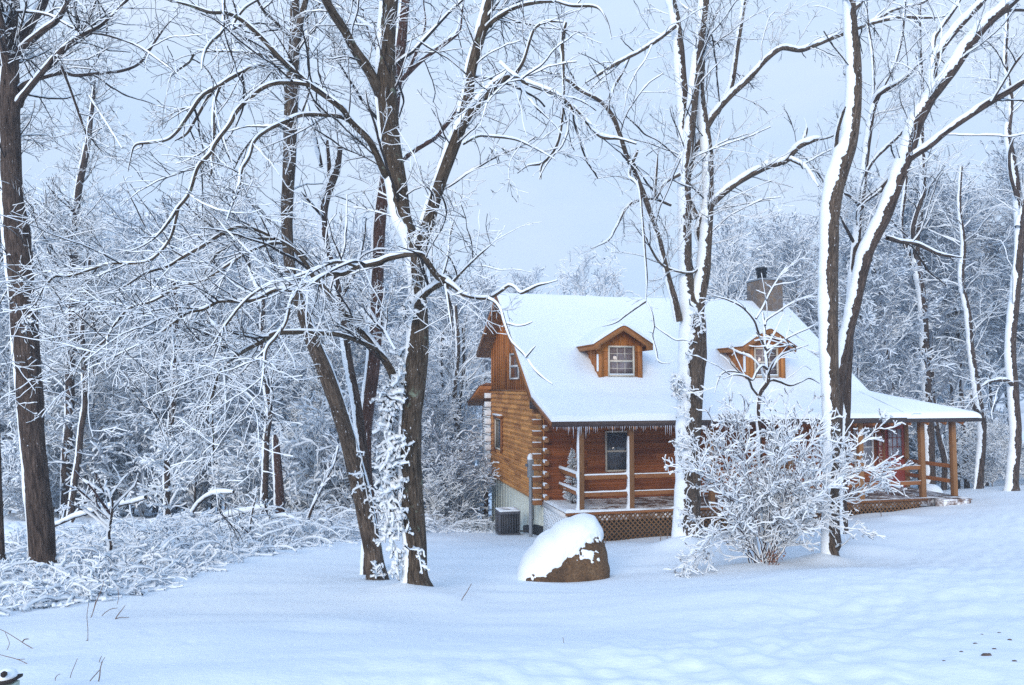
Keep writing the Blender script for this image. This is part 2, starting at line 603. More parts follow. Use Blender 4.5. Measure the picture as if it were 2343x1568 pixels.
for (px, py, Y, br, bh) in ((1960, 1240, 15.2, 0.75, 0.16), (1880, 1288, 13.9, 0.4, 0.10), (1560, 1250, 17.0, 0.5, 0.12), (925, 1352, 10.95, 0.35, 0.08), (945, 1370, 10.6, 0.7, 0.08), (1580, 1255, 16.6, 0.8, 0.10),
                            (1745, 1292, 13.5, 0.8, 0.07), (2050, 1200, 19.6, 0.5, 0.10), (1890, 1290, 14, 0.6, 0.08), (2180, 1150, 22.0, 0.5, 0.06)):
    q = at(px, py, Y)
    BUMPS.append((q[0], Y, br, bh))


def build_ground():
    fine = np.linspace(-50, 50, 560)
    rest = np.linspace(50, 310, 74)[1:-1]
    ang = np.radians(np.concatenate([fine, rest, [310.0]]))
    rad = [0.0]
    r = 1.2
    while r < 270:
        rad.append(r)
        r *= 1.0135 if r < 40 else 1.05
    rad = np.array(rad)
    RR, AA = np.meshgrid(rad, ang, indexing='ij')
    X = RR * np.sin(AA)
    Y = RR * np.cos(AA)
    Z = gz(X, Y)
    mb = MB()
    mb.grid(np.stack([X, Y, Z], -1)[:, ::-1])
    o = mb.build("snow_ground", M['lawn'], smooth=True)
    tag(o, "snow covered lawn sloping down to the cabin", None, None, 'structure')


build_ground()


def build_hills():
    mb = MB()
    th = np.radians(np.linspace(-75, 75, 160))
    for k, (r0, h0, s) in enumerate(((120, 9, 21), (170, 17, 22))):
        prof = [(0, -12), (0.25, 0.35), (0.5, 0.7), (0.8, 0.95), (1.0, 1.0)]
        P = np.zeros((len(prof), len(th), 3))
        for i, (a, b) in enumerate(prof):
            rr = r0 + a * 60
            hh = h0 * (0.62 + 0.38 * vn(th * 4.0, np.full_like(th, 0.3), s)) + 0.02 * h0 * vn(th * 60, np.full_like(th, 2.3), s)
            P[i, :, 0] = rr * np.sin(th)
            P[i, :, 1] = rr * np.cos(th)
            P[i, :, 2] = b if b == -12 else CZ - 8 + hh * b
        mb.grid(P)
    m, nt, nd, ln, b = new_mat("wooded_hillside")
    tc = nd.new("ShaderNodeTexCoord")
    n = noise_node(nd, ln, tc.outputs["Object"], 0.25, 8, 0.75)
    r = ramp(nd, [(0.35, (0.36, 0.38, 0.41)), (0.65, (0.74, 0.77, 0.80))])
    ln.new(n.outputs[0], r.inputs[0])
    ln.new(r.outputs[0], b.inputs["Base Color"])
    b.inputs["Roughness"].default_value = 1
    o = mb.build("distant_hills", m, smooth=True)
    tag(o, "pale wooded hills far behind the trees", None, None, 'structure')


build_hills()

# ------------------------------------------------------------------ sky and light
SUN_EL, SUN_AZ = R_(23), R_(200)          # azimuth measured clockwise from straight ahead
w = bpy.data.worlds.new("World")
SC.world = w
w.use_nodes = True
nd, ln = w.node_tree.nodes, w.node_tree.links
bg = nd["Background"]
sky = nd.new("ShaderNodeTexSky")
sky.sky_type = 'NISHITA'
sky.sun_disc = False
sky.sun_elevation = SUN_EL
sky.sun_rotation = SUN_AZ
sky.air_density = 1.0
sky.dust_density = 2.0
tc = nd.new("ShaderNodeTexCoord")
mp = mapping(nd, ln, tc.outputs["Generated"], (1.0, 1.0, 2.6))
cn = noise_node(nd, ln, mp, 1.7, 5, 0.55)
cr = ramp(nd, [(0.33, SKY_LO if 'SKY_LO' in globals() else (5.9, 7.9, 10.8)), (0.68, SKY_HI if 'SKY_HI' in globals() else (7.7, 9.1, 11.2))])
ln.new(cn.outputs[0], cr.inputs[0])
sx = nd.new("ShaderNodeSeparateXYZ")
ln.new(tc.outputs["Generated"], sx.inputs[0])
zr = ramp(nd, [(0.0, (0.40, 0.43, 0.46)), (0.45, (0.54, 0.535, 0.53)), (0.9, (0.40, 0.50, 0.62))])    # overhead, out of view, tinted bluer to cool the light on the snow
ln.new(sx.outputs[2], zr.inputs[0])
zm = nd.new("ShaderNodeMix")
zm.data_type = 'RGBA'
zm.blend_type = 'MULTIPLY'
zm.inputs[0].default_value = 1
ln.new(cr.outputs[0], zm.inputs[6])
ln.new(zr.outputs[0], zm.inputs[7])
mx = nd.new("ShaderNodeMix")
mx.data_type = 'RGBA'
zm2 = nd.new("ShaderNodeMix")
zm2.data_type = 'RGBA'
zm2.blend_type = 'ADD'
zm2.inputs[0].default_value = 1
ln.new(zm.outputs[2], zm2.inputs[6])
ln.new(zm.outputs[2], zm2.inputs[7])
mx.inputs[0].default_value = 0.88        # the cloud layer covers most of the blue sky
ln.new(sky.outputs[0], mx.inputs[6])
ln.new(zm2.outputs[2], mx.inputs[7])
ln.new(mx.outputs[2], bg.inputs["Color"])
bg.inputs["Strength"].default_value = 0.1
sl = bpy.data.lights.new("sun", 'SUN')
sl.energy = 2.4
sl.angle = R_(28)
sl.color = (1.0, 0.92, 0.85)
so = bpy.data.objects.new("sun", sl)
COL.objects.link(so)
dirv = Vector((math.sin(SUN_AZ) * math.cos(SUN_EL), math.cos(SUN_AZ) * math.cos(SUN_EL), math.sin(SUN_EL)))
so.rotation_euler = (-dirv).to_track_quat('-Z', 'Y').to_euler()
so.location = dirv * 60
SC.view_settings.view_transform = 'Standard'
SC.view_settings.look = 'None'
SC.view_settings.exposure = 0
SC.view_settings.gamma = 1
SC.cycles.max_bounces = 9
SC.cycles.diffuse_bounces = 7
SC.cycles.glossy_bounces = 2
SC.cycles.transmission_bounces = 4
SC.cycles.sample_clamp_indirect = 4
SC.cycles.volume_bounces = 3
SC.cycles.use_denoising = False
SC.cycles.denoiser = 'OPENIMAGEDENOISE'
SC.cycles.denoising_input_passes = 'RGB_ALBEDO_NORMAL'
SC.cycles.denoising_prefilter = 'ACCURATE'

# ------------------------------------------------------------------ frosty air
def build_haze():
    m = bpy.data.materials.new("haze")
    m.use_nodes = True
    nt = m.node_tree
    nt.nodes.clear()
    out = nt.nodes.new("ShaderNodeOutputMaterial")
    pv = nt.nodes.new("ShaderNodeVolumePrincipled")
    pv.inputs["Color"].default_value = (0.80, 0.90, 1.0, 1)
    pv.inputs["Density"].default_value = HAZE
    pv.inputs["Anisotropy"].default_value = 0.0
    nt.links.new(pv.outputs[0], out.inputs["Volume"])
    mb = MB()
    mb.box((-285, -285, CZ - 42), (285, 285, CZ + 19))
    o = mb.build("haze", m)
    tag(o, "pale frosty air between the trees", None, None, 'stuff')


HAZE = 0.0013
if HAZE:
    build_haze()

# ------------------------------------------------------------------ tree engine
WIND = np.array([-0.62, -0.12, 1.0])
WIND /= np.linalg.norm(WIND)


def unit(v):
    return v / (np.linalg.norm(v, axis=-1, keepdims=True) + 1e-9)


def frames(P, wind=None):
    W_ = WIND if wind is None else np.asarray(wind) / np.linalg.norm(wind)
    T = unit(np.gradient(P, axis=-2))
    U = W_ - (T @ W_)[..., None] * T
    a = np.linalg.norm(U, axis=-1)
    U = U / (a[..., None] + 1e-6)
    S = np.cross(T, U)
    return T, U, S, a


def twig_tubes(mb, P, R, snow=1.0, hmin=0.006, rng=RNG, wrap=0.3):
    """four-sided twigs; the two upper faces are a ridge of snow"""
    N, n = P.shape[:2]
    if N == 0:
        return
    T, U, S, a = frames(P)
    hor = np.hypot(T[..., 0], T[..., 1])
    H = snow * (1.3 * R + hmin) * (0.25 + 0.9 * hor) * (0.45 + 0.9 * rng.random((N, n)))
    W = R + 0.28 * H
    lo = P - U * (wrap * R)[..., None]
    V = np.stack([P - U * R[..., None], lo + S * W[..., None], P + U * (R + H)[..., None], lo - S * W[..., None]], 2)
    V = V.reshape(N, n * 4, 3)
    b = np.arange(n - 1)[:, None] * 4
    j = np.arange(4)[None]
    q = np.stack([b + j, b + (j + 1) % 4, b + 4 + (j + 1) % 4, b + 4 + j], -1).reshape(-1, 4)
    Q = (np.arange(N)[:, None, None] * (n * 4) + q[None]).reshape(-1, 4)
    m = np.tile(np.array([0, 1, 1, 0]), N * (n - 1))
    mb.quads(V.reshape(-1, 3), Q, m)


def resample(P, R, step):
    """smooth curve through the joints, evenly spaced"""
    P = np.asarray(P, float)
    R = np.asarray(R, float)
    D = np.c_[P, R]
    E = np.vstack([2 * D[0] - D[1], D, 2 * D[-1] - D[-2]])
    out = []
    for i in range(1, len(E) - 2):
        p0, p1, p2, p3 = E[i - 1], E[i], E[i + 1], E[i + 2]
        k = max(2, int(np.linalg.norm(p2[:3] - p1[:3]) / step) + 1)
        t = np.linspace(0, 1, k, endpoint=False)[:, None]
        out.append(0.5 * (2 * p1 + (p2 - p0) * t + (2 * p0 - 5 * p1 + 4 * p2 - p3) * t ** 2 + (3 * p1 - p0 - 3 * p2 + p3) * t ** 3))
    out.append(E[-2][None])
    D = np.vstack(out)
    return D[:, :3], np.maximum(D[:, 3], 0.0015)


def limb_tube(mb, P, R, k=10, rough=0.06, snow=1.0, cover=1.0, seed=0, thick=1.0, wind=None, gaps=1.0):
    """bark tube with UVs (material 0) and a ragged cap of snow on its upper or windward side (material 1)"""
    n = len(P)
    T, U, S, a = frames(P, wind)
    # keep the ring's frame steady for the bark
    L = np.r_[0, np.cumsum(np.linalg.norm(np.diff(P, axis=0), axis=1))]
    ang = np.arange(k) * 2 * np.pi / k
    rr = R[:, None] * (1 + rough * vn(ang[None] * 2.2 + seed, L[:, None] * 1.6, seed + 2) + 0.5 * rough * vn(ang[None] * 3.7 + 9 + seed, L[:, None] * 4.5, seed + 3))
    rr[:, :] *= 1.0
    ring = P[:, None] + rr[..., None] * (np.cos(ang)[None, :, None] * U[:, None] + np.sin(ang)[None, :, None] * S[:, None])
    i = np.arange(n - 1)[:, None] * k
    j = np.arange(k)[None]
    Q = np.stack([i + j, i + (j + 1) % k, i + k + (j + 1) % k, i + k + j], -1).reshape(-1, 4)
    circ = 2 * np.pi * float(np.mean(R))
    uu = j / k * circ
    u2 = (j + 1) / k * circ
    va = np.broadcast_to(L[:-1, None], (n - 1, k))
    vb = np.broadcast_to(L[1:, None], (n - 1, k))
    uu = np.broadcast_to(uu, (n - 1, k))
    u2 = np.broadcast_to(u2, (n - 1, k))
    UV = np.stack([np.stack([uu, va], -1), np.stack([u2, va], -1), np.stack([u2, vb], -1), np.stack([uu, vb], -1)], 2)
    mb.quads(ring, Q, 0, UV)
    mb.poly(ring[-1], [list(range(k))], 0)
    if snow <= 0:
        return
    hor = np.hypot(T[:, 0], T[:, 1])
    m = 9
    s = np.linspace(-1, 1, m)
    nl = 1 + 0.16 * vn(L * 2.1, L * 0 + seed, 31) + 0.14 * vn(L * 7, L * 0 + seed, 32) + 0.13 * vn(L * 16, L * 0, 33 + seed % 7) + 0.13 * vn(L * 37, L * 0, 34 + seed % 7)
    nr = 1 + 0.16 * vn(L * 2.4, L * 0 + seed, 35) + 0.14 * vn(L * 6.3, L * 0 + seed, 36) + 0.13 * vn(L * 15, L * 0, 37 + seed % 7) + 0.13 * vn(L * 39, L * 0, 38 + seed % 7)
    base = np.radians(48 + 34 * hor) * cover
    gap = np.clip((vn(L * 0.9 + seed, L * 0, 41) + 1.85 - gaps) * 3, 0.15, 1)
    phi = np.where(s[None] < 0, (base * nl * gap)[:, None], (base * nr * gap)[:, None]) * s[None]
    h = (thick * np.minimum(0.010 + 0.42 * R, 0.055) * (0.45 + 0.75 * hor) * (1 + 0.35 * vn(L * 5, L * 0 + seed, 43)))[:, None] * np.sqrt(np.clip(1 - s ** 2, 0, 1))[None]
    rad = R[:, None] * (0.99 - 0.10 * np.abs(s[None]) ** 6) + h + 0.004
    V = P[:, None] + rad[..., None] * (np.cos(phi)[..., None] * U[:, None] + np.sin(phi)[..., None] * S[:, None])
    mb.grid(V, 1)


def grow(P, R, per_m, length, ang, n=4, grav=-0.02, up=0.12, t0=0.15, jit=0.16, rk=0.55, rtip=0.002, rng=RNG, lenfall=0.45, cap=None):
    """children along every parent polyline (N, n, 3)"""
    seg = np.linalg.norm(np.diff(P, axis=1), axis=2)
    Lp = seg.sum(1)
    cnt = rng.poisson(np.maximum(Lp * per_m, 0.05))
    if cap:
        cnt = np.minimum(cnt, cap)
    idx = np.repeat(np.arange(len(P)), cnt)
    if len(idx) == 0:
        return np.zeros((0, n, 3)), np.zeros((0, n))
    M_ = len(idx)
    t = t0 + (1 - t0) * rng.random(M_) ** 0.85
    m = P.shape[1]
    f = t * (m - 1)
    i0 = np.minimum(f.astype(int), m - 2)
    fr = (f - i0)[:, None]
    A, B = P[idx, i0], P[idx, i0 + 1]
    base = A + (B - A) * fr
    T = unit(B - A)
    r0 = R[idx, i0] * (1 - fr[:, 0]) + R[idx, i0 + 1] * fr[:, 0]
    rv = rng.normal(size=(M_, 3))
    perp = unit(rv - (rv * T).sum(1, keepdims=True) * T)
    an = np.radians(rng.normal(ang, 12, M_))[:, None]
    d = unit(np.cos(an) * T + np.sin(an) * perp + np.array([0, 0, up]))
    L = length * (0.45 + 0.9 * rng.random(M_)) * (1 - lenfall * t)
    L = np.minimum(L, Lp[idx] * 0.9)
    C = np.zeros((M_, n, 3))
    C[:, 0] = base
    st = (L / (n - 1))[:, None]
    for k in range(1, n):
        C[:, k] = C[:, k - 1] + d * st
        d = unit(d + rng.normal(size=(M_, 3)) * jit + np.array([0, 0, grav]))
    rs = np.minimum(r0 * rk, 0.004 + 0.014 * L)
    Rr = rs[:, None] * np.linspace(1, 0.35, n)[None]
    return C, np.maximum(Rr, rtip)


def as_array(polys, n=14):
    """polylines of different lengths as one (N, n, 3) array"""
    Ps, Rs = [], []
    for P, R in polys:
        L = np.r_[0, np.cumsum(np.linalg.norm(np.diff(P, axis=0), axis=1))]
        t = np.linspace(0, L[-1], n)
        Ps.append(np.stack([np.interp(t, L, P[:, c]) for c in range(3)], 1))
        Rs.append(np.interp(t, L, R))
    return np.array(Ps), np.array(Rs)

# ------------------------------------------------------------------ the log cabin (local axes: x along the front, y towards the back)
HX, HY, HZ = 1.376, 19.0, CZ - 3.97
YAW = math.atan2(0.2347, 0.972)
cabin = empty("log_cabin", (HX, HY, HZ), YAW)
tag(cabin, "honey-brown log cabin with snow-covered roof, two dormers and a wraparound porch", "cabin")
Z0 = 3.97


def hb(mb, name, mats, parent=cabin, smooth=False, bevel=0.0):
    for i in range(len(mb.v)):
        mb.v[i] = mb.v[i] + np.array([0, 0, Z0])
    return mb.build(name, mats, parent, smooth, bevel)


def house_pt(u, v, z):
    """cabin coordinates -> world"""
    c, s = math.cos(YAW), math.sin(YAW)
    return np.array([HX + u * c - v * s, HY + u * s + v * c, z + CZ])


CO = 0.16
LOGZ = -3.33
NLOG = 20


def log_profile(n, z0):
    zz, dd = [], []
    for i in range(n):
        for t in (0.02, 0.12, 0.3, 0.5, 0.7, 0.88, 0.98):
            zz.append(z0 + CO * (i + t))
            dd.append(0.05 * math.sin(math.pi * t) ** 0.55)
    return np.array(zz), np.array(dd)


def log_wall(name, axis, plane, a, b, n, z0, mat, zt=None):
    zz, dd = log_profile(n, z0)
    s = np.linspace(a, b, 30)
    S, ZZ = np.meshgrid(s, zz, indexing='ij')
    D = np.broadcast_to(dd, S.shape)
    wob = 0.006 * vn(S * 0.8, ZZ / CO, 71)
    if axis == 'u':
        P = np.stack([S, plane - D + wob, ZZ], -1)
        P = P[:, ::-1][::-1]
    else:
        P = np.stack([plane - D + wob, S, ZZ], -1)
    mb = MB()
    mb.grid(P)
    if axis == 'u':
        mb.box((a, plane, z0), (b, plane + 0.12, z0 + CO * n))
    else:
        mb.box((plane, a, z0), (plane + 0.12, b, z0 + CO * n))
    return hb(mb, name, M[mat], smooth=False)


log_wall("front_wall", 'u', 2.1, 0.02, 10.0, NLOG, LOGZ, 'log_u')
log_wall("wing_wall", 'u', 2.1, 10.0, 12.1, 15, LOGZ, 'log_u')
mb = MB()
mb.prism([(10.0, LOGZ + CO * 15), (12.1, LOGZ + CO * 15), (12.1, -0.86), (10.0, -0.22)], 2.1, 2.2, 'v')
hb(mb, "wing_gusset", M['board_f'])
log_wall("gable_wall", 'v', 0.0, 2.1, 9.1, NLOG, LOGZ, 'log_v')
# right and rear walls
mb = MB()
mb.box((12.0, 2.24, LOGZ), (12.12, 9.0, -0.86))
mb.prism([(2.3, -0.6), (6.19, 2.9), (9.0, 1.25), (9.0, -0.6)], 9.98, 10.09, 'u')
hb(mb, "end_wall", M['log_v'])
mb = MB()
mb.box((0.13, 9.0, LOGZ), (9.97, 9.12, 1.2))
mb.box((9.971, 9.0, LOGZ), (12.1, 9.12, -0.9))
hb(mb, "rear_wall", M['log_u'])

# crossed log ends at the two visible corners
for i in range(NLOG):
    z = LOGZ + CO * i
    snow = MB()
    if i % 2 == 0:
        for v in (2.14, 9.02):
            mb = MB()
            d = 0.30 if v < 5 else 0.26
            mb.box((-d, v - 0.075, z + 0.004), (-0.02, v + 0.075, z + CO - 0.004))
            e = hb(mb, "log_end", M['trim'], bevel=0.03)
            sn = MB()
            if v < 5:
                sn.box((-d - 0.006, v - 0.078, z + CO - 0.012), (-0.06, v + 0.05, z + CO + 0.016))
            else:
                sn.box((-d - 0.03, v - 0.08, z + 0.02), (-0.05, v + 0.085, z + CO + 0.05))
            hb(sn, "snow", M['snow'], e, bevel=0.018)
    else:
        mb = MB()
        mb.box((-0.045, 1.80, z + 0.004), (0.105, 2.05, z + CO - 0.004))
        e = hb(mb, "log_end", M['endgrain'], bevel=0.04)
        sn = MB()
        sn.box((-0.06, 1.795, z + CO * 0.55), (-0.035, 1.95, z + CO + 0.006))
        sn.box((-0.056, 1.797, z + CO - 0.016), (0.03, 1.97, z + CO + 0.014))
        hb(sn, "snow", M['snow'], e, bevel=0.012)

# gable above the logs, board and batten
G0 = LOGZ + CO * NLOG
mb = MB()
mb.prism([(2.1, G0), (9.1, G0), (9.1, 1.40), (6.19, 2.95), (2.1, -0.09)], 0.0, 0.12, 'u')
for k in range(24):
    v = 2.25 + k * 0.295
    top = (-0.09 + (v - 2.1) * 3.04 / 4.09) if v < 6.19 else 2.95 - (v - 6.19) * 1.55 / 2.91
    if v < 9.05 and top > G0 + 0.1:
        mb.box((-0.035, v - 0.03, G0), (0.01, v + 0.03, top))
hb(mb, "gable_siding", M['board'])
mb = MB()
mb.box((-0.05, 2.1, G0 - 0.02), (0.0, 9.12, G0 + 0.035))
hb(mb, "belt_board", M['trim_v'])

# foundation
mb = MB()
mb.box((0.02, 2.12, -6.4), (0.16, 9.1, LOGZ))
for k in range(18):
    mb.box((0.008, 2.3 + k * 0.4, -6.4), (0.021, 2.33 + k * 0.4, LOGZ - 0.002))
f = hb(mb, "foundation", M['foundation'])
mb = MB()
mb.prism([(2.15, -4.6), (2.15, -3.92), (3.0, -4.02), (4.4, -4.30), (4.4, -4.9)], 0.0, 0.006, 'u')
hb(mb, "black_coating", M['tar'], f)
mb = MB()
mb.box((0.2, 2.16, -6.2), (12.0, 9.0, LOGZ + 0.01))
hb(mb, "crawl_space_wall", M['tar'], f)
mb = MB()
mb.box((-0.075, 2.86, -3.40), (-0.05, 3.36, -3.20))
for k in range(4):
    mb.box((-0.09, 2.88 + k * 0.125, -3.39), (-0.074, 2.955 + k * 0.125, -3.21), 1)
hb(mb, "wall_vent", [M['trim_v'], M['cream']])

# ------------------------------------------------------------------ roof
EAV, KNK, RDG, BCK = (-0.3, -0.743), (1.66, -0.133), (6.19, 3.24), (9.64, 1.40)
SLP = (KNK[1] - EAV[1]) / (KNK[0] - EAV[0])
UL, UR, UE = -0.46, 10.48, 12.55


def prof_z(v):
    return np.interp(v, [EAV[0], KNK[0], RDG[0], BCK[0]], [EAV[1], KNK[1], RDG[1], BCK[1]])


mb = MB()
main = [KNK, RDG, BCK]
top = [(v, z - 0.13) for v, z in main]
bot = [(v, z - 0.29) for v, z in main]
mb.prism(top + bot[::-1], UL, UR, 'u')
roof = hb(mb, "roof", M['soffit'])
mb = MB()
mb.prism([(EAV[0], EAV[1] - 0.13), (KNK[0] + 0.4, KNK[1] + 0.4 * SLP - 0.13), (KNK[0] + 0.4, KNK[1] + 0.4 * SLP - 0.23), (EAV[0], EAV[1] - 0.23)], UL, UR - 0.2, 'u')


def hipz(u, v):
    return EAV[1] + SLP * np.minimum(v - EAV[0], UE - u)


us = np.linspace(9.9, UE, 14)
vs = np.r_[np.linspace(EAV[0], 3.0, 14), np.linspace(3.2, 9.2, 8)]
UU, VV = np.meshgrid(us, vs, indexing='ij')
mb.grid(np.stack([UU, VV, hipz(UU, VV) - 0.232], -1)[::-1])
mb.grid(np.stack([UU, VV, hipz(UU, VV) - 0.13], -1))
# rafters under the porch roof
for k in range(21):
    u = 0.0 + k * 0.6
    v1 = min(2.05, EAV[0] + UE - u)
    mb.bar((u, EAV[0] + 0.04, EAV[1] - 0.30), (u, v1, EAV[1] + SLP * (v1 - EAV[0]) - 0.30), 0.045, 0.13)
hb(mb, "porch_roof", M['soffit'])
mb = MB()
mb.box((UL, EAV[0] - 0.03, EAV[1] - 0.27), (UE, EAV[0], EAV[1] - 0.10))
mb.box((UE, EAV[0] - 0.03, EAV[1] - 0.27), (UE + 0.03, 9.2, EAV[1] - 0.10))
hb(mb, "eave_fascia", M['fascia'])
for x in (UL - 0.015, UR + 0.015):
    for a, b in ((KNK, RDG), (RDG, BCK)):
        mb = MB()
        mb.bar((x, a[0], a[1] - 0.21), (x, b[0], b[1] - 0.21), 0.03, 0.19)
        hb(mb, "rake_board", M['trim_v'])
mb = MB()
mb.bar((UL - 0.014, EAV[0], EAV[1] - 0.19), (UL - 0.014, KNK[0], KNK[1] - 0.19), 0.03, 0.14)
hb(mb, "rake_board", M['trim_v'])
mb = MB()
mb.box((UL + 0.02, 1.60, -0.62), (0.3, 1.95, -0.34))
hb(mb, "rake_return", M['fascia'])

# snow on the main roof: rounded off at every free edge
u_ = np.r_[np.linspace(UL - 0.03, UL + 0.15, 7)[:-1], np.linspace(UL + 0.15, UR - 0.15, 90), np.linspace(UR - 0.15, UR + 0.03, 7)[1:]]
v_ = np.r_[np.linspace(EAV[0] - 0.05, EAV[0] + 0.15, 8)[:-1], np.linspace(EAV[0] + 0.15, BCK[0] - 0.15, 90), np.linspace(BCK[0] - 0.15, BCK[0] + 0.04, 7)[1:]]
UU, VV = np.meshgrid(u_, v_, indexing='ij')


def soft(v):
    return (prof_z(v - 0.16) + prof_z(v + 0.16) + 2 * prof_z(v)) / 4


ZS = soft(VV)
ed = np.minimum(np.minimum(UU - (UL - 0.03), UR + 0.03 - UU), np.minimum(VV - (EAV[0] - 0.05), BCK[0] + 0.04 - VV))
hh = np.sqrt(np.clip(1 - (1 - np.clip(ed / 0.13, 0, 1)) ** 2, 0, 1))
hh = np.where((UU > 10.2) & (VV < KNK[0]), 1, hh)
ZS = ZS - 0.14 + (0.14 + 0.03 * vn(UU / 0.55, VV * 0, 85) * np.exp(-(VV - EAV[0]) / 0.4)) * hh + 0.014 * vn(UU / 0.9, VV / 0.7, 81) * hh + 0.008 * vn(UU / 0.25, VV / 0.3, 82) * hh + 0.02 * vn(UU / 2.1, VV / 1.4, 86) * hh
for uc in (2.4, 7.17):      # snow drifts in against the dormers, scoured on their sheltered right side
    dl = np.exp(-((UU - (uc - 0.95)) / 0.35) ** 2 - ((VV - 2.75) / 0.8) ** 2)
    dr = np.exp(-((UU - (uc + 0.85)) / 0.18) ** 2 - ((VV - 2.5) / 0.5) ** 2)
    df = np.exp(-((UU - uc) / 0.9) ** 2 - ((VV - 1.75) / 0.3) ** 2)
    ZS = ZS - 0.06 * dl - 0.05 * dr + 0.045 * df
mb = MB()
mb.grid(np.stack([UU, VV, ZS], -1))
# the porch roof beyond the gable end
u2 = np.r_[np.linspace(10.0, UE - 0.15, 26), np.linspace(UE - 0.15, UE + 0.05, 8)[1:]]
v2 = np.r_[np.linspace(EAV[0] - 0.05, EAV[0] + 0.15, 8)[:-1], np.linspace(EAV[0] + 0.15, 9.2, 60)]
UU, VV = np.meshgrid(u2, v2, indexing='ij')
hz = (hipz(UU - 0.1, VV - 0.1) + hipz(UU + 0.1, VV + 0.1) + 2 * hipz(UU, VV)) / 4
ed = np.minimum(UE + 0.05 - UU, VV - (EAV[0] - 0.05))
hh = np.sqrt(np.clip(1 - (1 - np.clip(ed / 0.15, 0, 1)) ** 2, 0, 1))
hz = hz - 0.14 + 0.145 * hh + 0.014 * vn(UU / 0.9, VV / 0.7, 83) * hh
mb.grid(np.stack([UU, VV, hz], -1))
hb(mb, "roof_snow", M['snow'], roof, smooth=True)

# icicles along the eave
rngi = np.random.default_rng(3)
for k in range(96):
    u = UL + 0.05 + k * 0.052 + rngi.uniform(-0.015, 0.015)
    cl = 0.5 + 0.5 * math.sin(u * 5.1) * math.sin(u * 2.3 + 1)
    L = 0.04 + 0.26 * rngi.random() ** 2 * (0.35 + cl)
    mb = MB()
    r = 0.006 + 0.018 * L
    mb.lathe([(0.0012, -L), (r * 0.45, -L * 0.55), (r * 0.8, -L * 0.2), (r, 0.0)], (u, EAV[0] - 0.022, EAV[1] - 0.262), 6)
    hb(mb, "icicle", M['ice'], smooth=True)


# ------------------------------------------------------------------ windows
def window(parent, u0, u1, z0, z1, plane, nx, ny, glass='glass', axis='u', frame='cream', casing=0.0, split=True, low_bars=True, hood=False):
    """double-hung window; axis 'u' faces the front, 'v' faces the gable side"""
    def B(mb, a, b, d0, d1, c0, c1):
        if axis == 'u':
            mb.box((a, plane - d1, c0), (b, plane - d0, c1))
        else:
            mb.box((plane - d1, a, c0), (plane - d0, b, c1))
    fw = 0.05
    mb = MB()
    B(mb, u0, u0 + fw, 0.0, 0.05, z0, z1)
    B(mb, u1 - fw, u1, 0.0, 0.05, z0, z1)
    B(mb, u0 + fw, u1 - fw, 0.0, 0.05, z1 - fw, z1)
    B(mb, u0 + fw, u1 - fw, 0.0, 0.055, z0, z0 + fw)
    zm = (z0 + z1) / 2
    if split:
        B(mb, u0 + fw, u1 - fw, 0.004, 0.042, zm - 0.03, zm + 0.03)
    w = hb(mb, "window", M[frame], parent)
    mb = MB()
    B(mb, u0 + fw, u1 - fw, 0.002, 0.010, z0 + fw, z1 - fw)
    hb(mb, "pane", M[glass], w if parent is cabin else parent)
    if nx > 1 or ny > 1:
        mb = MB()
        for lo, hi in ((z0 + fw, zm - 0.03), (zm + 0.03, z1 - fw)):
            if lo < zm - 0.1 and not low_bars:
                continue
            for i in range(1, nx):
                x = u0 + fw + (u1 - u0 - 2 * fw) * i / nx
                B(mb, x - 0.008, x + 0.008, 0.0105, 0.020 if lo > zm else 0.0125, lo, hi)
            for j in range(1, ny):
                z = lo + (hi - lo) * j / ny
                B(mb, u0 + fw, u1 - fw, 0.0108, 0.019 if lo > zm else 0.012, z - 0.008, z + 0.008)
        hb(mb, "glazing_bar", M[frame], w if parent is cabin else parent)
    if hood:
        mb = MB()
        B(mb, u0 - 0.03, u1 + 0.03, 0.0, 0.11, z1 + 0.003, z1 + 0.09)
        B(mb, u0 - 0.09, u0 - 0.002, 0.0, 0.07, z0 - 0.1, z1)
        B(mb, u1 + 0.002, u1 + 0.09, 0.0, 0.07, z0 - 0.1, z1)
        hb(mb, "casing", M['trim_v'], w)
        mb = MB()
        B(mb, u0 - 0.05, u1 + 0.05, 0.0, 0.13, z1 + 0.092, z1 + 0.15)
        hb(mb, "snow", M['snow'], w, bevel=0.02)
    return w


window(cabin, 7.15, 8.15, -2.22, -1.12, -0.045, 1, 1, 'glass', 'v', hood=True, split=False)
window(cabin, 4.75, 5.95, 0.24, 1.10, -0.02, 1, 1, 'glass', 'v', frame='white')
window(cabin, 1.83, 2.66, -2.44, -1.27, 2.045, 1, 1, 'glass', 'u')
window(cabin, 7.10, 7.93, -2.44, -1.27, 2.045, 3, 2, 'glass', 'u')
window(cabin, 10.10, 10.80, -2.5, -1.30, 2.045, 2, 2, 'glass_pale', 'u', frame='white')


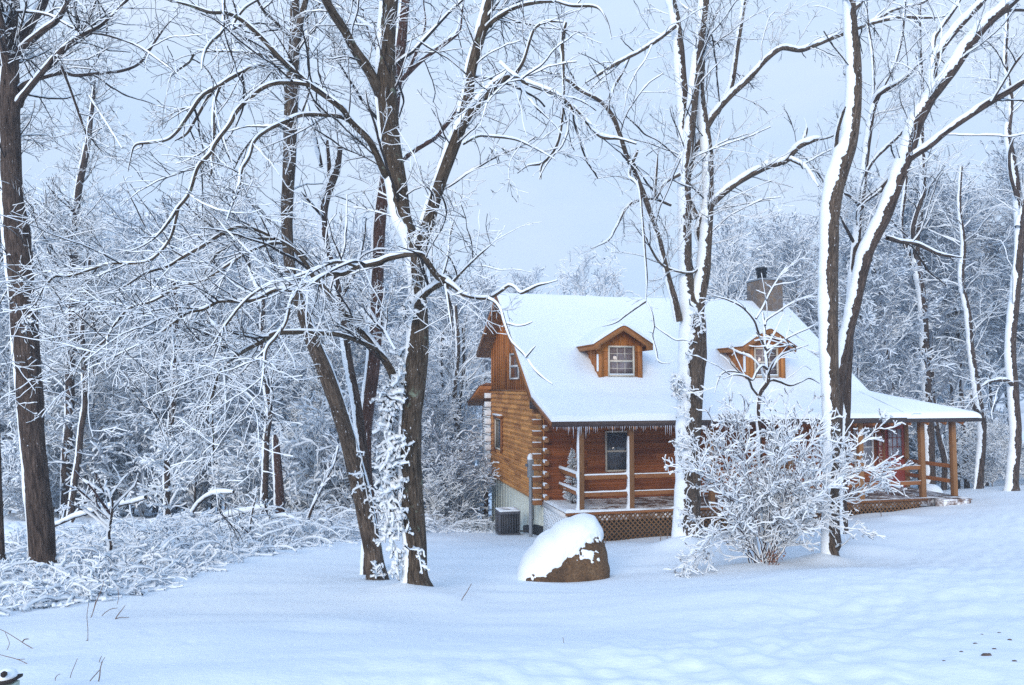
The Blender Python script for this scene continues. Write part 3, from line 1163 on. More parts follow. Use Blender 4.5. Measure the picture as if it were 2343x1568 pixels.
# ------------------------------------------------------------------ dormers
def dormer(uc):
    v0, hw, zb = 2.22, 0.685, 0.10
    ze, zp = 1.33, 1.76
    sl = 0.63
    mb = MB()
    mb.prism([(uc - hw, zb), (uc + hw, zb), (uc + hw, ze - 0.08), (uc, zp - 0.08), (uc - hw, ze - 0.08)], v0, v0 + 0.08, 'v')
    # boards stand slightly proud at the corners
    mb.box((uc - hw - 0.002, v0 - 0.02, zb + 0.12), (uc - hw + 0.15, v0, ze - 0.12))
    mb.box((uc + hw - 0.15, v0 - 0.02, zb + 0.12), (uc + hw + 0.002, v0, ze - 0.12))
    for bx in (-0.22, 0.0, 0.24):
        mb.box((uc + bx - 0.012, v0 - 0.008, 1.22), (uc + bx + 0.012, v0, zp - 0.16 - abs(bx) * sl))
    d = hb(mb, "dormer", M['board_f'])
    mb = MB()
    for s in (-1, 1):
        a = uc + s * hw
        lo, hi = (a, a + 0.06) if s < 0 else (a - 0.06, a)
        mb.prism([(v0 + 0.08, zb), (v0 + 0.08, ze - 0.03), (3.9, ze - 0.03), (3.9, 1.2)], lo, hi, 'u')
        for k in range(5):
            vv = v0 + 0.25 + 0.27 * k
            lo2 = max(zb, float(prof_z(vv)) - 0.2)
            if lo2 < ze - 0.15:
                mb.box((a - 0.022 if s < 0 else a, vv - 0.02, lo2), (a if s < 0 else a + 0.022, vv + 0.02, ze - 0.04))
    hb(mb, "side_wall", M['board'], d)
    # roof
    rw = 0.90
    za = zp + 0.06
    mb = MB()
    te = za - rw * sl
    mb.prism([(uc - rw, te), (uc, za), (uc + rw, te), (uc + rw, te - 0.07), (uc, za - 0.07), (uc - rw, te - 0.07)], v0 - 0.24, 4.6, 'v')
    hb(mb, "dormer_roof", M['soffit'], d)
    mb = MB()
    mb.prism([(uc - rw - 0.01, te + 0.002), (uc, za + 0.008), (uc + rw + 0.01, te + 0.002), (uc + rw + 0.01, te - 0.185), (uc + rw - 0.19, te - 0.185), (uc + rw - 0.19, te - 0.06),
              (uc, za - 0.20), (uc - rw + 0.19, te - 0.06), (uc - rw + 0.19, te - 0.185), (uc - rw - 0.01, te - 0.185)], v0 - 0.28, v0 - 0.238, 'v')
    mb.box((uc - rw - 0.01, v0 - 0.237, te - 0.185), (uc - rw + 0.02, 3.9, te - 0.072))
    mb.box((uc + rw - 0.02, v0 - 0.237, te - 0.185), (uc + rw + 0.01, 3.9, te - 0.072))
    hb(mb, "gable_trim", M['trim'], d)
    # snow on the little roof
    uu = np.r_[np.linspace(uc - rw - 0.05, uc - rw + 0.1, 7)[:-1], np.linspace(uc - rw + 0.1, uc + rw - 0.1, 26), np.linspace(uc + rw - 0.1, uc + rw + 0.05, 7)[1:]]
    vv = np.r_[np.linspace(v0 - 0.31, v0 - 0.15, 7)[:-1], np.linspace(v0 - 0.15, 4.9, 34)]
    A, B_ = np.meshgrid(uu, vv, indexing='ij')
    x = np.abs(A - uc)
    z = za - sl * np.sqrt(x ** 2 + 0.006)
    e = np.minimum(rw + 0.05 - x, B_ - (v0 - 0.31))
    h = np.sqrt(np.clip(1 - (1 - np.clip(e / 0.11, 0, 1)) ** 2, 0, 1))
    left = np.where(A < uc, 1.25, 0.85)
    z = z + 0.005 + h * left * (0.10 + 0.03 * vn(A / 0.35, B_ / 0.4, int(uc * 10)) + 0.015 * vn(A / 0.12, B_ / 0.12, 5))
    mb = MB()
    mb.grid(np.stack([A, B_, z], -1))
    hb(mb, "dormer_snow", M['snow'], d, smooth=True)
    window(d, uc - 0.40, uc + 0.42, zb + 0.20, zb + 1.10, v0 - 0.006, 3, 2, 'glass_pink', 'u')
    # dark strip along the foot of the wall
    mb = MB()
    mb.box((uc - hw - 0.02, v0 - 0.05, zb - 0.1), (uc + hw + 0.03, v0 + 0.02, zb + 0.115))
    hb(mb, "foot_strip", M['near_black'], d, bevel=0.02)
    mb = MB()
    mb.box((uc - hw - 0.035, v0 - 0.03, zb + 0.35), (uc - hw - 0.004, v0 + 0.07, zb + 0.85))
    mb.box((uc - 0.38, v0 - 0.09, zb + 0.25), (uc + 0.38, v0 - 0.058, zb + 0.28))
    hb(mb, "snow", M['snow'], d, bevel=0.012)


dormer(2.4)
dormer(7.17)

# ------------------------------------------------------------------ chimney
mb = MB()
mb.box((9.14, 5.5, 1.9), (10.04, 6.45, 3.86))
ch = hb(mb, "chimney", M['stone'], bevel=0.03)
mb = MB()
mb.box((9.12, 5.48, 3.861), (10.06, 6.47, 3.92))
hb(mb, "chimney_cap", M['grey'], ch, bevel=0.01)
mb = MB()
mb.lathe([(0.17, 3.92), (0.17, 4.15), (0.20, 4.155), (0.20, 4.20), (0.175, 4.205), (0.175, 4.27), (0.21, 4.275), (0.21, 4.36), (0.17, 4.38)], (9.5, 6.0, 0), 18)
hb(mb, "flue", M['iron'], ch)
mb = MB()
mb.box((9.15, 6.1, 3.921), (9.28, 6.4, 3.97))
mb.box((9.73, 5.55, 3.921), (10.02, 6.4, 3.965))
hb(mb, "snow", M['snow'], ch, bevel=0.02)

# ------------------------------------------------------------------ porch
DZ = -3.2
mb = MB()
for k in range(15):
    mb.box((0.0, 0.0 + k * 0.14, DZ - 0.04), (12.08, 0.135 + k * 0.14, DZ))
mb.box((0.01, 0.03, DZ - 0.24), (12.07, 0.07, DZ - 0.042))
mb.box((0.01, 0.071, DZ - 0.24), (0.05, 2.08, DZ - 0.042))
mb.box((12.03, 0.071, DZ - 0.24), (12.07, 2.08, DZ - 0.042))
deck = hb(mb, "porch_deck", M['deckwood'])
mb = MB()
mb.box((-0.012, -0.03, DZ - 0.075), (10.9, 0.028, DZ - 0.005))
hb(mb, "deck_edge", M['trim'], deck)
# snow blown onto the boards
uu = np.linspace(-0.03, 11.9, 200)
vv = np.r_[np.linspace(-0.05, 0.1, 6)[:-1], np.linspace(0.1, 2.0, 34)]
A, B_ = np.meshgrid(uu, vv, indexing='ij')
dep = 0.055 * np.exp(-A / 0.9) + 0.03 * np.exp(-((B_ - 0.0) / 0.20) ** 2) * np.clip(1.1 - A / 14, 0.3, 1) - 0.012 + 0.016 * vn(A / 0.5, B_ / 0.12, 91) + 0.012 * vn(A / 0.12, B_ / 0.07, 92)
e = np.minimum(A + 0.03, B_ + 0.05)
dep = dep * np.sqrt(np.clip(1 - (1 - np.clip(e / 0.06, 0, 1)) ** 2, 0, 1))
mb = MB()
mb.grid(np.stack([A, B_, DZ + dep], -1))
hb(mb, "deck_snow", M['snow'], deck, smooth=True)

POSTS = [0.45, 1.83, 4.15, 6.5, 8.82, 10.9, 12.0]
HP = 0.07
for k, u in enumerate(POSTS):
    mb = MB()
    mb.box((u - HP, 0.15 - HP, DZ + 0.001), (u + HP, 0.15 + HP, -1.0))
    o = hb(mb, "porch_post", M['post'], bevel=0.008)
    if k < 2:
        mb = MB()
        zt = -1.05 if k == 0 else -1.3
        for seg in np.linspace(DZ + 0.01, zt, 26)[:-1]:
            pass
        zz = np.linspace(DZ + 0.01, zt, 30)
        bulge = 0.028 + 0.012 * vn(zz * 4, zz * 0, 7 + k) + 0.07 * np.exp(-(zz - DZ) / 0.09) + 0.04 * np.exp(-((zz + 2.27) / 0.06) ** 2) + 0.04 * np.exp(-((zz + 2.70) / 0.06) ** 2)
        if k == 0:
            bulge = bulge * np.clip((zt - zz) / 0.5, 0.15, 1)
        else:
            bulge = bulge * np.clip((zt - zz) / 0.2, 0.1, 1)
        P = np.zeros((len(zz), 6, 3))
        for j, (dx, dy) in enumerate(((0, -0.068), (-0.7, -0.066), (-1, -0.03), (-1, 0.03), (-0.7, 0.066), (0, 0.068))):
            P[:, j, 0] = u - HP + 0.002 + dx * bulge
            P[:, j, 1] = 0.15 + dy
            P[:, j, 2] = zz
        mb.grid(P)
        hb(mb, "snow", M['snow'], o, smooth=True)
mb = MB()
mb.box((0.30, 0.11, -0.998), (12.08, 0.19, -0.78))
hb(mb, "porch_beam", M['trim'], bevel=0.006)
mb = MB()
mb.box((11.96, 0.191, -0.998), (12.04, 2.06, -0.78))
hb(mb, "side_beam", M['trim_v'], bevel=0.006)
mb = MB()
mb.box((12.02, 2.02, LOGZ), (12.14, 2.098, -0.86))
hb(mb, "corner_board", M['post'])


def rail(a, b, z, snow, mat):
    mb = MB()
    mb.bar((a[0], a[1], z), (b[0], b[1], z), 0.045, 0.115)
    o = hb(mb, "railing", M[mat], bevel=0.006)
    if snow:
        n = 24
        t = np.linspace(0, 1, n)
        ax = np.array([b[0] - a[0], b[1] - a[1]])
        L = np.linalg.norm(ax)
        pr = np.array([-ax[1], ax[0]]) / L
        P = np.zeros((n, 7, 3))
        hgt = snow * (1 + 0.2 * vn(t * L * 4, t * 0, int(abs(z) * 10)) + 0.9 * np.exp(-(1 - t) * L / 0.07))
        for j, s in enumerate(np.linspace(-1, 1, 7)):
            P[:, j, 0] = a[0] + ax[0] * t + pr[0] * s * 0.032
            P[:, j, 1] = a[1] + ax[1] * t + pr[1] * s * 0.032
            P[:, j, 2] = z + 0.055 + hgt * math.sqrt(max(0, 1 - s * s))
        mb = MB()
        mb.grid(P[:, ::-1])
        hb(mb, "snow", M['snow'], o, smooth=True)


for i in range(5):
    a, b = POSTS[i] + HP, POSTS[i + 1] - HP
    for z in (-2.345, -2.785):
        rail((a, 0.15), (b, 0.15), z, 0.035 if i == 0 else (0.02 if i < 3 else 0.006), 'trim')
for z in (-2.345, -2.785):
    rail((0.45, 2.0), (0.45, 0.15 + HP), z, 0.07, 'trim_v')
    rail((12.0, 2.08), (12.0, 0.15 + HP), z, 0, 'trim_v')


# lattice skirts
def lattice(name, axis, plane, a0, a1, z0f, z1, mat, w=0.032, gap=0.13):
    mb = MB()
    H = 1.1
    for sgn in (1, -1):
        off = 0.0 if sgn > 0 else 0.011
        for k in range(int(-H / gap / 1.0) - 2, int((a1 - a0) / gap) + int(H / gap) + 2):
            c = a0 + k * gap
            # strip: a = c + sgn*(z - z1)
            pts = []
            lo = z0f(np.clip(c, a0, a1))
            zA, zB = lo, z1
            if sgn > 0:
                zA, zB = max(lo, z1 + a0 - c), min(z1, z1 + a1 - c)
            else:
                zA, zB = max(lo, z1 - (a1 - c)), min(z1, z1 + (c - a0))
            if zB - zA < 0.02:
                continue
            p, q = (c + sgn * (zA - z1), zA), (c + sgn * (zB - z1), zB)
            hw = w * 0.7
            v = []
            for d in (plane - 0.012 - off, plane - 0.003 - off):
                for (x, z), s in ((p, -1), (p, 1), (q, 1), (q, -1)):
                    xx = min(max(x + s * hw, a0), a1)
                    v.append((xx, d, z) if axis == 'u' else (d, xx, z))
            mb.quads(v, [(0, 1, 2, 3), (7, 6, 5, 4), (0, 4, 5, 1), (1, 5, 6, 2), (2, 6, 7, 3), (3, 7, 4, 0)])
    return hb(mb, name, M[mat])


gl = lambda u: -4.25 + 0.05 * u
lattice("lattice_skirt", 'u', 0.026, 0.0, 10.75, gl, DZ - 0.08, 'lattice')
lattice("lattice_skirt", 'v', 0.006, 0.04, 2.08, lambda v: -4.4, DZ - 0.10, 'snow', w=0.052)
mb = MB()
mb.box((-0.03, -0.01, -4.4), (0.03, 0.02, DZ - 0.076))
mb.box((-0.03, 0.021, DZ - 0.16), (0.004, 2.08, DZ - 0.03))
hb(mb, "corner_trim", M['white'], deck)
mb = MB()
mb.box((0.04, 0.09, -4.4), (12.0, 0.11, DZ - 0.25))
hb(mb, "skirt_shade_sheet", M['tar'], deck)  # black sheet painting in the shade seen through the lattice holes

# steps
for nm, (u0, u1, v0, v1, zt) in (("step", (11.12, 12.10, -0.36, -0.035, DZ - 0.01)), ("step", (11.22, 12.22, -0.78, -0.365, DZ - 0.19))):
    mb = MB()
    mb.box((u0, v0 - 0.02, zt - 0.04), (u1, v1, zt))
    mb.box((u0 + 0.02, v0 + 0.01, zt - 0.20), (u1 - 0.02, v0 + 0.05, zt - 0.042))
    mb.box((u0 + 0.02, v0 + 0.051, zt - 0.5), (u0 + 0.06, v1, zt - 0.042))
    mb.box((u1 - 0.06, v0 + 0.051, zt - 0.5), (u1 - 0.02, v1, zt - 0.042))
    o = hb(mb, nm, M['deckwood'], bevel=0.006)
    mb = MB()
    A, B_ = np.meshgrid(np.linspace(u0, u1 - 0.05, 26), np.linspace(v0, v1, 10), indexing='ij')
    mb.grid(np.stack([A, B_, zt - 0.004 + 0.02 * (0.6 + vn(A / 0.2, B_ / 0.12, 17))], -1))
    hb(mb, "snow", M['snow'], o, smooth=True)

# door
mb = MB()
mb.box((11.16, 2.02, DZ), (11.25, 2.06, -1.15))
mb.box((11.97, 2.02, DZ), (12.02, 2.06, -1.15))
mb.box((11.25, 2.02, -1.22), (11.97, 2.06, -1.15))
dfr = hb(mb, "door_frame", M['trim'])
mb = MB()
mb.box((11.25, 2.035, DZ + 0.01), (11.97, 2.055, -1.221))
mb.box((11.36, 2.028, DZ + 0.15), (11.59, 2.0355, DZ + 0.85))
mb.box((11.63, 2.028, DZ + 0.15), (11.86, 2.0355, DZ + 0.85))
dr = hb(mb, "door", M['door'], bevel=0.006)
mb = MB()
mb.box((11.35, 2.026, -2.20), (11.87, 2.0345, -1.34))
hb(mb, "door_glass", M['glass_pale'], dr)
mb = MB()
for i in range(4):
    x = 11.35 + 0.52 * i / 3
    mb.box((x - 0.01, 2.012, -2.21), (x + 0.01, 2.0255, -1.33))
for j in range(4):
    z = -2.20 + 0.86 * j / 3
    mb.box((11.34, 2.010, z - 0.01), (11.88, 2.0115, z + 0.01))
hb(mb, "glazing_bar", M['door'], dr)
mb = MB()
mb.lathe([(0.02, 0), (0.03, 0.01), (0.03, 0.04), (0.015, 0.055)], (11.90, 2.0, -2.28), 10)
hb(mb, "door_handle", M['iron'], dr)

# welcome board beside the door
SU = 11.02
base = house_pt(SU, 2.0, DZ + 0.35)
sign = empty("welcome_sign", base, YAW)
tag(sign, "tall dark red board with stacked cream letters leaning beside the porch door", "sign")
mb = MB()
mb.box((-0.085, -0.03, 0), (0.085, -0.008, 1.36))
mb.build("board", M['door'], sign, bevel=0.006)
for k, chx in enumerate("WELCOME"):
    cu = bpy.data.curves.new("letter", 'FONT')
    cu.body = chx
    cu.size = 0.185
    cu.extrude = 0.004
    cu.offset = 0.004
    cu.align_x = 'CENTER'
    to = bpy.data.objects.new("letter_curve", cu)
    COL.objects.link(to)
    bpy.context.view_layer.update()
    me = bpy.data.meshes.new_from_object(to.evaluated_get(bpy.context.evaluated_depsgraph_get()))
    bpy.data.objects.remove(to)
    lo = bpy.data.objects.new("letter", me)
    me.materials.clear()
    me.materials.append(M['cream'])
    link(lo, sign)
    lo.location = (0, -0.036, 1.36 - 0.185 * (k + 1) + 0.015)
    lo.rotation_euler = (math.pi / 2, 0, 0)

# ------------------------------------------------------------------ rear porch seen past the gable
mb = MB()
mb.prism([(9.13, 0.02), (11.7, -0.66), (11.7, -0.78), (9.13, -0.10)], -0.46, 5.0, 'u')
rp = hb(mb, "rear_porch_roof", M['soffit'])
mb = MB()
A, B_ = np.meshgrid(np.linspace(-0.5, 5.0, 20), np.linspace(9.1, 11.75, 14), indexing='ij')
mb.grid(np.stack([A, B_, 0.03 - (B_ - 9.13) * 0.2646 + 0.11 * np.sqrt(np.clip(1 - (1 - np.clip(np.minimum((A + 0.5), 11.75 - B_) / 0.1, 0, 1)) ** 2, 0, 1))], -1))
hb(mb, "snow", M['snow'], rp, smooth=True)
mb = MB()
mb.box((-0.02, 9.13, DZ - 0.26), (5.0, 11.0, DZ - 0.04))
rd = hb(mb, "rear_deck", M['trim'])
mb = MB()
mb.box((-0.04, 9.2, DZ - 0.039), (5.0, 11.02, DZ + 0.10))
hb(mb, "snow", M['snow'], rd, bevel=0.05)
mb = MB()
mb.box((0.02, 10.5, -6.6), (0.17, 10.65, DZ - 0.262))
hb(mb, "rear_post", M['post'])
mb = MB()
mb.box((0.03, 10.9, DZ + 0.1), (0.15, 11.0, -0.60))
hb(mb, "rear_post", M['post'])
mb = MB()
for k in range(26):
    z = DZ + 0.14 + k * 0.095
    mb.bar((0.03, 9.25, z), (0.03, 10.85, z - 0.02), 0.03, 0.035)
for k in range(14):
    v = 9.3 + k * 0.12
    mb.bar((0.045, v, DZ + 0.1), (0.045, v, -0.75), 0.035, 0.03, up=(1, 0, 0))
hb(mb, "rear_lattice", M['snow'])

# ------------------------------------------------------------------ things around the cabin
p = house_pt(-0.72, 3.42, 0)
p[2] = float(gz(p[0], p[1])) - 0.02
ac = empty("air_conditioner", p, YAW)
tag(ac, "dark grey air conditioner unit against the pale foundation wall", "air conditioner")
W = 0.31
mb = MB()
mb.box((-W, -W, 0.02), (W, W, 0.10))
mb.box((-W, -W, 0.66), (W, W, 0.74))
for sx in (-1, 1):
    for sy in (-1, 1):
        mb.box((sx * W - 0.03 * (sx > 0), sy * W - 0.03 * (sy > 0), 0.10), (sx * W + 0.03 * (sx < 0), sy * W + 0.03 * (sy < 0), 0.66))
mb.build("casing", M['acgrey'], ac, bevel=0.006)
mb = MB()
mb.box((-W + 0.035, -W + 0.035, 0.10), (W - 0.035, W - 0.035, 0.66))
mb.build("coil", M['tar'], ac)
mb = MB()
for i in range(7):
    t = -W + 0.04 + (2 * W - 0.08) * (i + 0.5) / 7
    for s in (-1, 1):
        mb.box((t - 0.009, s * (W - 0.012) - 0.006, 0.10), (t + 0.009, s * (W - 0.012) + 0.006, 0.66))
        mb.box((s * (W - 0.012) - 0.006, t - 0.009, 0.10), (s * (W - 0.012) + 0.006, t + 0.009, 0.66))
for j in range(22):
    z = 0.115 + j * 0.025
    mb.box((-W + 0.03, -W + 0.026, z), (W - 0.03, -W + 0.03, z + 0.006))
    mb.box((-W + 0.026, -W + 0.03, z), (-W + 0.03, W - 0.03, z + 0.006))
mb.build("grille", M['acgrey'], ac)
a = np.linspace(0, 2 * np.pi, 33)
r_in, P = 0.2, np.zeros((33, 5, 3))
for j, (f, h) in enumerate(((1.0, 0.74), (0.98, 0.77), (0.72, 0.785), (0.55, 0.77), (0.5, 0.742))):
    sq = W * f / np.maximum(np.abs(np.cos(a)), np.abs(np.sin(a)))
    rr = sq if j < 2 else (0.5 * sq + 0.5 * W * f if j == 2 else W * f * np.ones_like(a) * (1 + 0.2 * vn(a * 1.5, a * 0, 3)))
    P[:, j] = np.stack([rr * np.cos(a), rr * np.sin(a), h * np.ones_like(a)], 1)
mb = MB()
mb.grid(P[:, ::-1])
mb.build("snow", M['snow'], ac, smooth=True)
mb = MB()
mb.lathe([(0.2, 0.741), (0.2, 0.744), (0.03, 0.75)], (0, 0, 0), 20)
mb.build("fan_grate", M['iron'], ac)
mb = MB()
pp = [(0.25, -0.55, 1.02), (0.62, -0.50, 1.10), (0.665, -0.47, 0.95), (0.675, -0.45, 0.5), (0.66, -0.42, 0.25), (0.5, -0.36, 0.12), (0.3, -0.3, 0.14)]
P, R = resample(np.array([(0.70, -0.48, 1.14), (0.66, -0.46, 1.10), (0.655, -0.45, 0.9), (0.66, -0.43, 0.5), (0.62, -0.38, 0.22), (0.45, -0.30, 0.16), (0.3, -0.22, 0.15)]), np.full(7, 0.022), 0.05)
limb_tube(mb, P, R, 8, 0, 0)
mb.build("refrigerant_hose", M['tar'], ac, smooth=True)

# electric meter on its conduit
p = house_pt(-0.30, 2.36, 0)
p[2] = float(gz(p[0], p[1])) - 0.05
zt = CZ - 2.02 - p[2]
em = empty("electric_meter_post", p, YAW)
tag(em, "grey electric meter box on a conduit post at the cabin's log corner", "meter post")
mb = MB()
mb.lathe([(0.052, -0.1), (0.052, zt - 0.55)], (0, 0, 0), 12)
mb.lathe([(0.03, 0.55), (0.03, zt - 0.5)], (0.05, 0.055, 0), 8)
mb.lathe([(0.058, 1.05), (0.058, 1.12)], (0, 0, 0), 12)
mb.build("conduit", M['grey'], em)
mb = MB()
mb.box((-0.085, -0.06, zt - 0.56), (0.085, 0.07, zt - 0.05))
mb.build("meter_box", M['grey'], em, bevel=0.012)
mb = MB()
mb.lathe([(0.06, zt - 0.25), (0.06, zt - 0.17)], (-0.10, 0.0, 0), 12)
mb.build("meter_dial", M['glass'], em)
mb = MB()
mb.lathe([(0.09, zt - 0.052), (0.098, zt - 0.01), (0.085, zt + 0.05), (0.05, zt + 0.10), (0.01, zt + 0.125)], (0, 0.005, 0), 14)
mb.build("snow_cap", M['snow'], em, smooth=True)

# narrow evergreen on the porch
p = house_pt(0.62, 1.35, DZ + 0.01)
cf = empty("conifer", p)
tag(cf, "narrow little evergreen dusted with snow in the porch corner", "tree")
rng = np.random.default_rng(12)
mb = MB()
mb.lathe([(0.03, 0), (0.02, 0.8), (0.006, 1.5)], (0, 0, 0), 8)
mb.build("trunk", M['twig'], cf)
n = 260
t = rng.random(n) ** 1.15
az = rng.uniform(0, 6.28, n)
L = 0.27 * (1 - t) ** 0.85 + 0.03
P = np.zeros((n, 4, 3))
P[:, 0, 2] = 0.06 + t * 1.44
d = np.stack([np.cos(az), np.sin(az), np.full(n, 0.05)], 1)
for k in range(1, 4):
    P[:, k] = P[:, k - 1] + d * (L / 3)[:, None]
    d = unit(d + np.array([0, 0, 0.12]))
R = np.full((n, 4), 0.006)
mb = MB()
twig_tubes(mb, P, R, 0.5, 0.006, rng)
C, CR = grow(P, R, 45, 0.07, 50, 3, rk=0.9, rtip=0.004, rng=rng)
twig_tubes(mb, C, CR, 0.6, 0.006, rng)
mb.build("crown", [M['conifer'], M['snow']], cf)

# ------------------------------------------------------------------ trees traced limb by limb


def poly3(spec, Y):
    """(dz0, dz1, joints): picture joints and radii set at depth Y+dz0 .. Y+dz1"""
    z0, z1, pts = spec
    n = len(pts)
    P, R = [], []
    for i, (x, y, r) in enumerate(pts):
        d = Y + z0 + (z1 - z0) * i / (n - 1)
        P.append(at(x, y, d))
        R.append(r * d / F)
    return np.array(P), np.array(R)


def traced_tree(name, label, cat, Y, stems, limbs, bark='bark', group=None, dens=1.0, tl=1.0, seed=1, snow=1.0, cover=1.0, flare=True,
                trunk_twigs=0.0, heavy=(), low_twig_y=760, levels=3, hmin=0.0050, thick=1.0, autos=0.0, twigmat='twig', wind=None, gaps=1.0, lcover=None):
    rng = np.random.default_rng(seed * 101 + 5)
    bx, by, _ = stems[0][2][0]
    base = at(bx, by, Y + stems[0][0])
    root = empty(name, base)
    tag(root, label, cat, group)
    tb = MB()
    parents = []
    for k, s in enumerate(stems):
        P, R = poly3(s, Y)
        if k == 0 and flare:
            g = np.array([P[0, 0], P[0, 1], min(float(gz(P[0, 0], P[0, 1])), P[0, 2]) - 0.15])
            P = np.vstack([g, P])
            R = np.r_[R[0] * 1.18, R]
        P, R = resample(P, R, 0.032)
        if k == 0 and flare:
            h = P[:, 2] - P[0, 2]
            R = R * (1 + 0.40 * np.exp(-h / 0.16))
        kk = 14 if R.max() > 0.12 else 10
        limb_tube(tb, P, R, kk, 0.07, 1, cover, seed * 7 + k, thick, wind, gaps)
        # the low trunk stays clear of twigs
        zc = CZ + (885 - low_twig_y) / F * Y
        up = P[:, 2] > zc
        if up.sum() > 8:
            parents.append((P[up], R[up]))
    tb.build("trunk", [M[bark], M['snow']], root, smooth=True, loc=base)
    lm, sparse = [], []
    for k, s in enumerate(limbs):
        P, R = poly3(s[:3], Y)
        P, R = resample(P, R, 0.06)
        R = R * np.clip((1 - np.linspace(0, 1, len(R))) / 0.15, 0.45, 1)
        b = MB()
        limb_tube(b, P, R, 8, 0.08, 1, 0.86 * (lcover or min(cover, 1.1)), seed * 13 + k, 0.8 * thick)
        b.build("limb", [M[bark], M['snow']], root, smooth=True, loc=base)
        if len(s) < 4:
            lm.append((P, R))
        else:
            sparse.append((P, R))
    cb = MB()
    if autos and parents:
        A, AR = as_array(parents, 40)
        C, CR = grow(A, AR, autos, 2.6, 52, 9, grav=0.015, up=0.25, t0=0.1, rk=0.30, rtip=0.004, rng=rng, jit=0.12)
        CR = np.minimum(CR, 0.026)
        twig_tubes(cb, C, CR, snow, hmin, rng, -0.15)
        for i in range(len(C)):
            lm.append((C[i], CR[i]))
    A, AR = as_array(lm + [(p, np.minimum(r, 0.05)) for p, r in parents], 30) if lm or parents else (np.zeros((0, 30, 3)), None)
    if len(A) and dens > 0:
        B, BR = grow(A, AR, 1.15 * dens, 1.7 * tl, 46, 30, grav=-0.008, up=0.10, t0=0.05, rk=0.6, rtip=0.0035, rng=rng, jit=0.075)
        BR = np.minimum(BR, 0.015)
        twig_tubes(cb, B, BR, snow, hmin, rng, -0.15)
        A, AR = np.concatenate([A, B]), np.concatenate([AR, BR])
        C1, R1 = grow(A, AR, 2.6 * dens, 1.15 * tl, 50, 9, grav=-0.012, up=0.12, t0=0.04, rk=0.45, rtip=0.0028, rng=rng, jit=0.12)
        R1 = np.minimum(R1, 0.008)
        twig_tubes(cb, C1, R1, snow, hmin, rng, -0.15)
        C2, R2 = grow(C1, R1, 5.2 * dens, 0.50 * tl, 46, 6, grav=-0.01, up=0.08, t0=0.1, rtip=0.0021, rng=rng, jit=0.13)
        twig_tubes(cb, C2, R2, snow, hmin, rng, -0.15)
        if levels > 2:
            C3, R3 = grow(C2, R2, 6.5 * dens, 0.21 * tl, 46, 4, up=0.05, t0=0.1, rtip=0.0018, rng=rng)
            twig_tubes(cb, C3, R3, snow, hmin, rng, -0.15)
    if sparse:
        A, AR = as_array(sparse, 24)
        C1, R1 = grow(A, AR, 1.3, 0.35, 50, 5, up=0.05, t0=0.1, rk=0.4, rtip=0.003, rng=rng)
        twig_tubes(cb, C1, np.minimum(R1, 0.006), 0.8, 0.004, rng)
    # snow-loaded sprigs close to the trunk
    for (z0, z1, pts, per, ln_, sn) in heavy:
        P, R = poly3((z0, z1, pts), Y)
        P, R = resample(P, R, 0.1)
        P = P + rng.normal(0, 0.04, P.shape)
        A, AR = as_array([(P, R * 0.6)], max(6, len(P)))
        twig_tubes(cb, A, AR, sn * 0.7, 0.012, rng)
        C1, R1 = grow(A, AR, per * 1.15, ln_ * 1.15, 62, 6, grav=-0.14, up=0.15, t0=0, rk=0.8, rtip=0.004, rng=rng, jit=0.5)
        R1 = np.maximum(R1, 0.004)
        twig_tubes(cb, C1, R1, sn, 0.016, rng)
        C2, R2 = grow(C1, R1, 9, ln_ * 0.5, 55, 4, grav=-0.08, rtip=0.0035, rng=rng, jit=0.3)
        twig_tubes(cb, C2, R2, sn, 0.014, rng)
    cb.build("crown", [M[twigmat], M['snow']], root, loc=base)
    return root


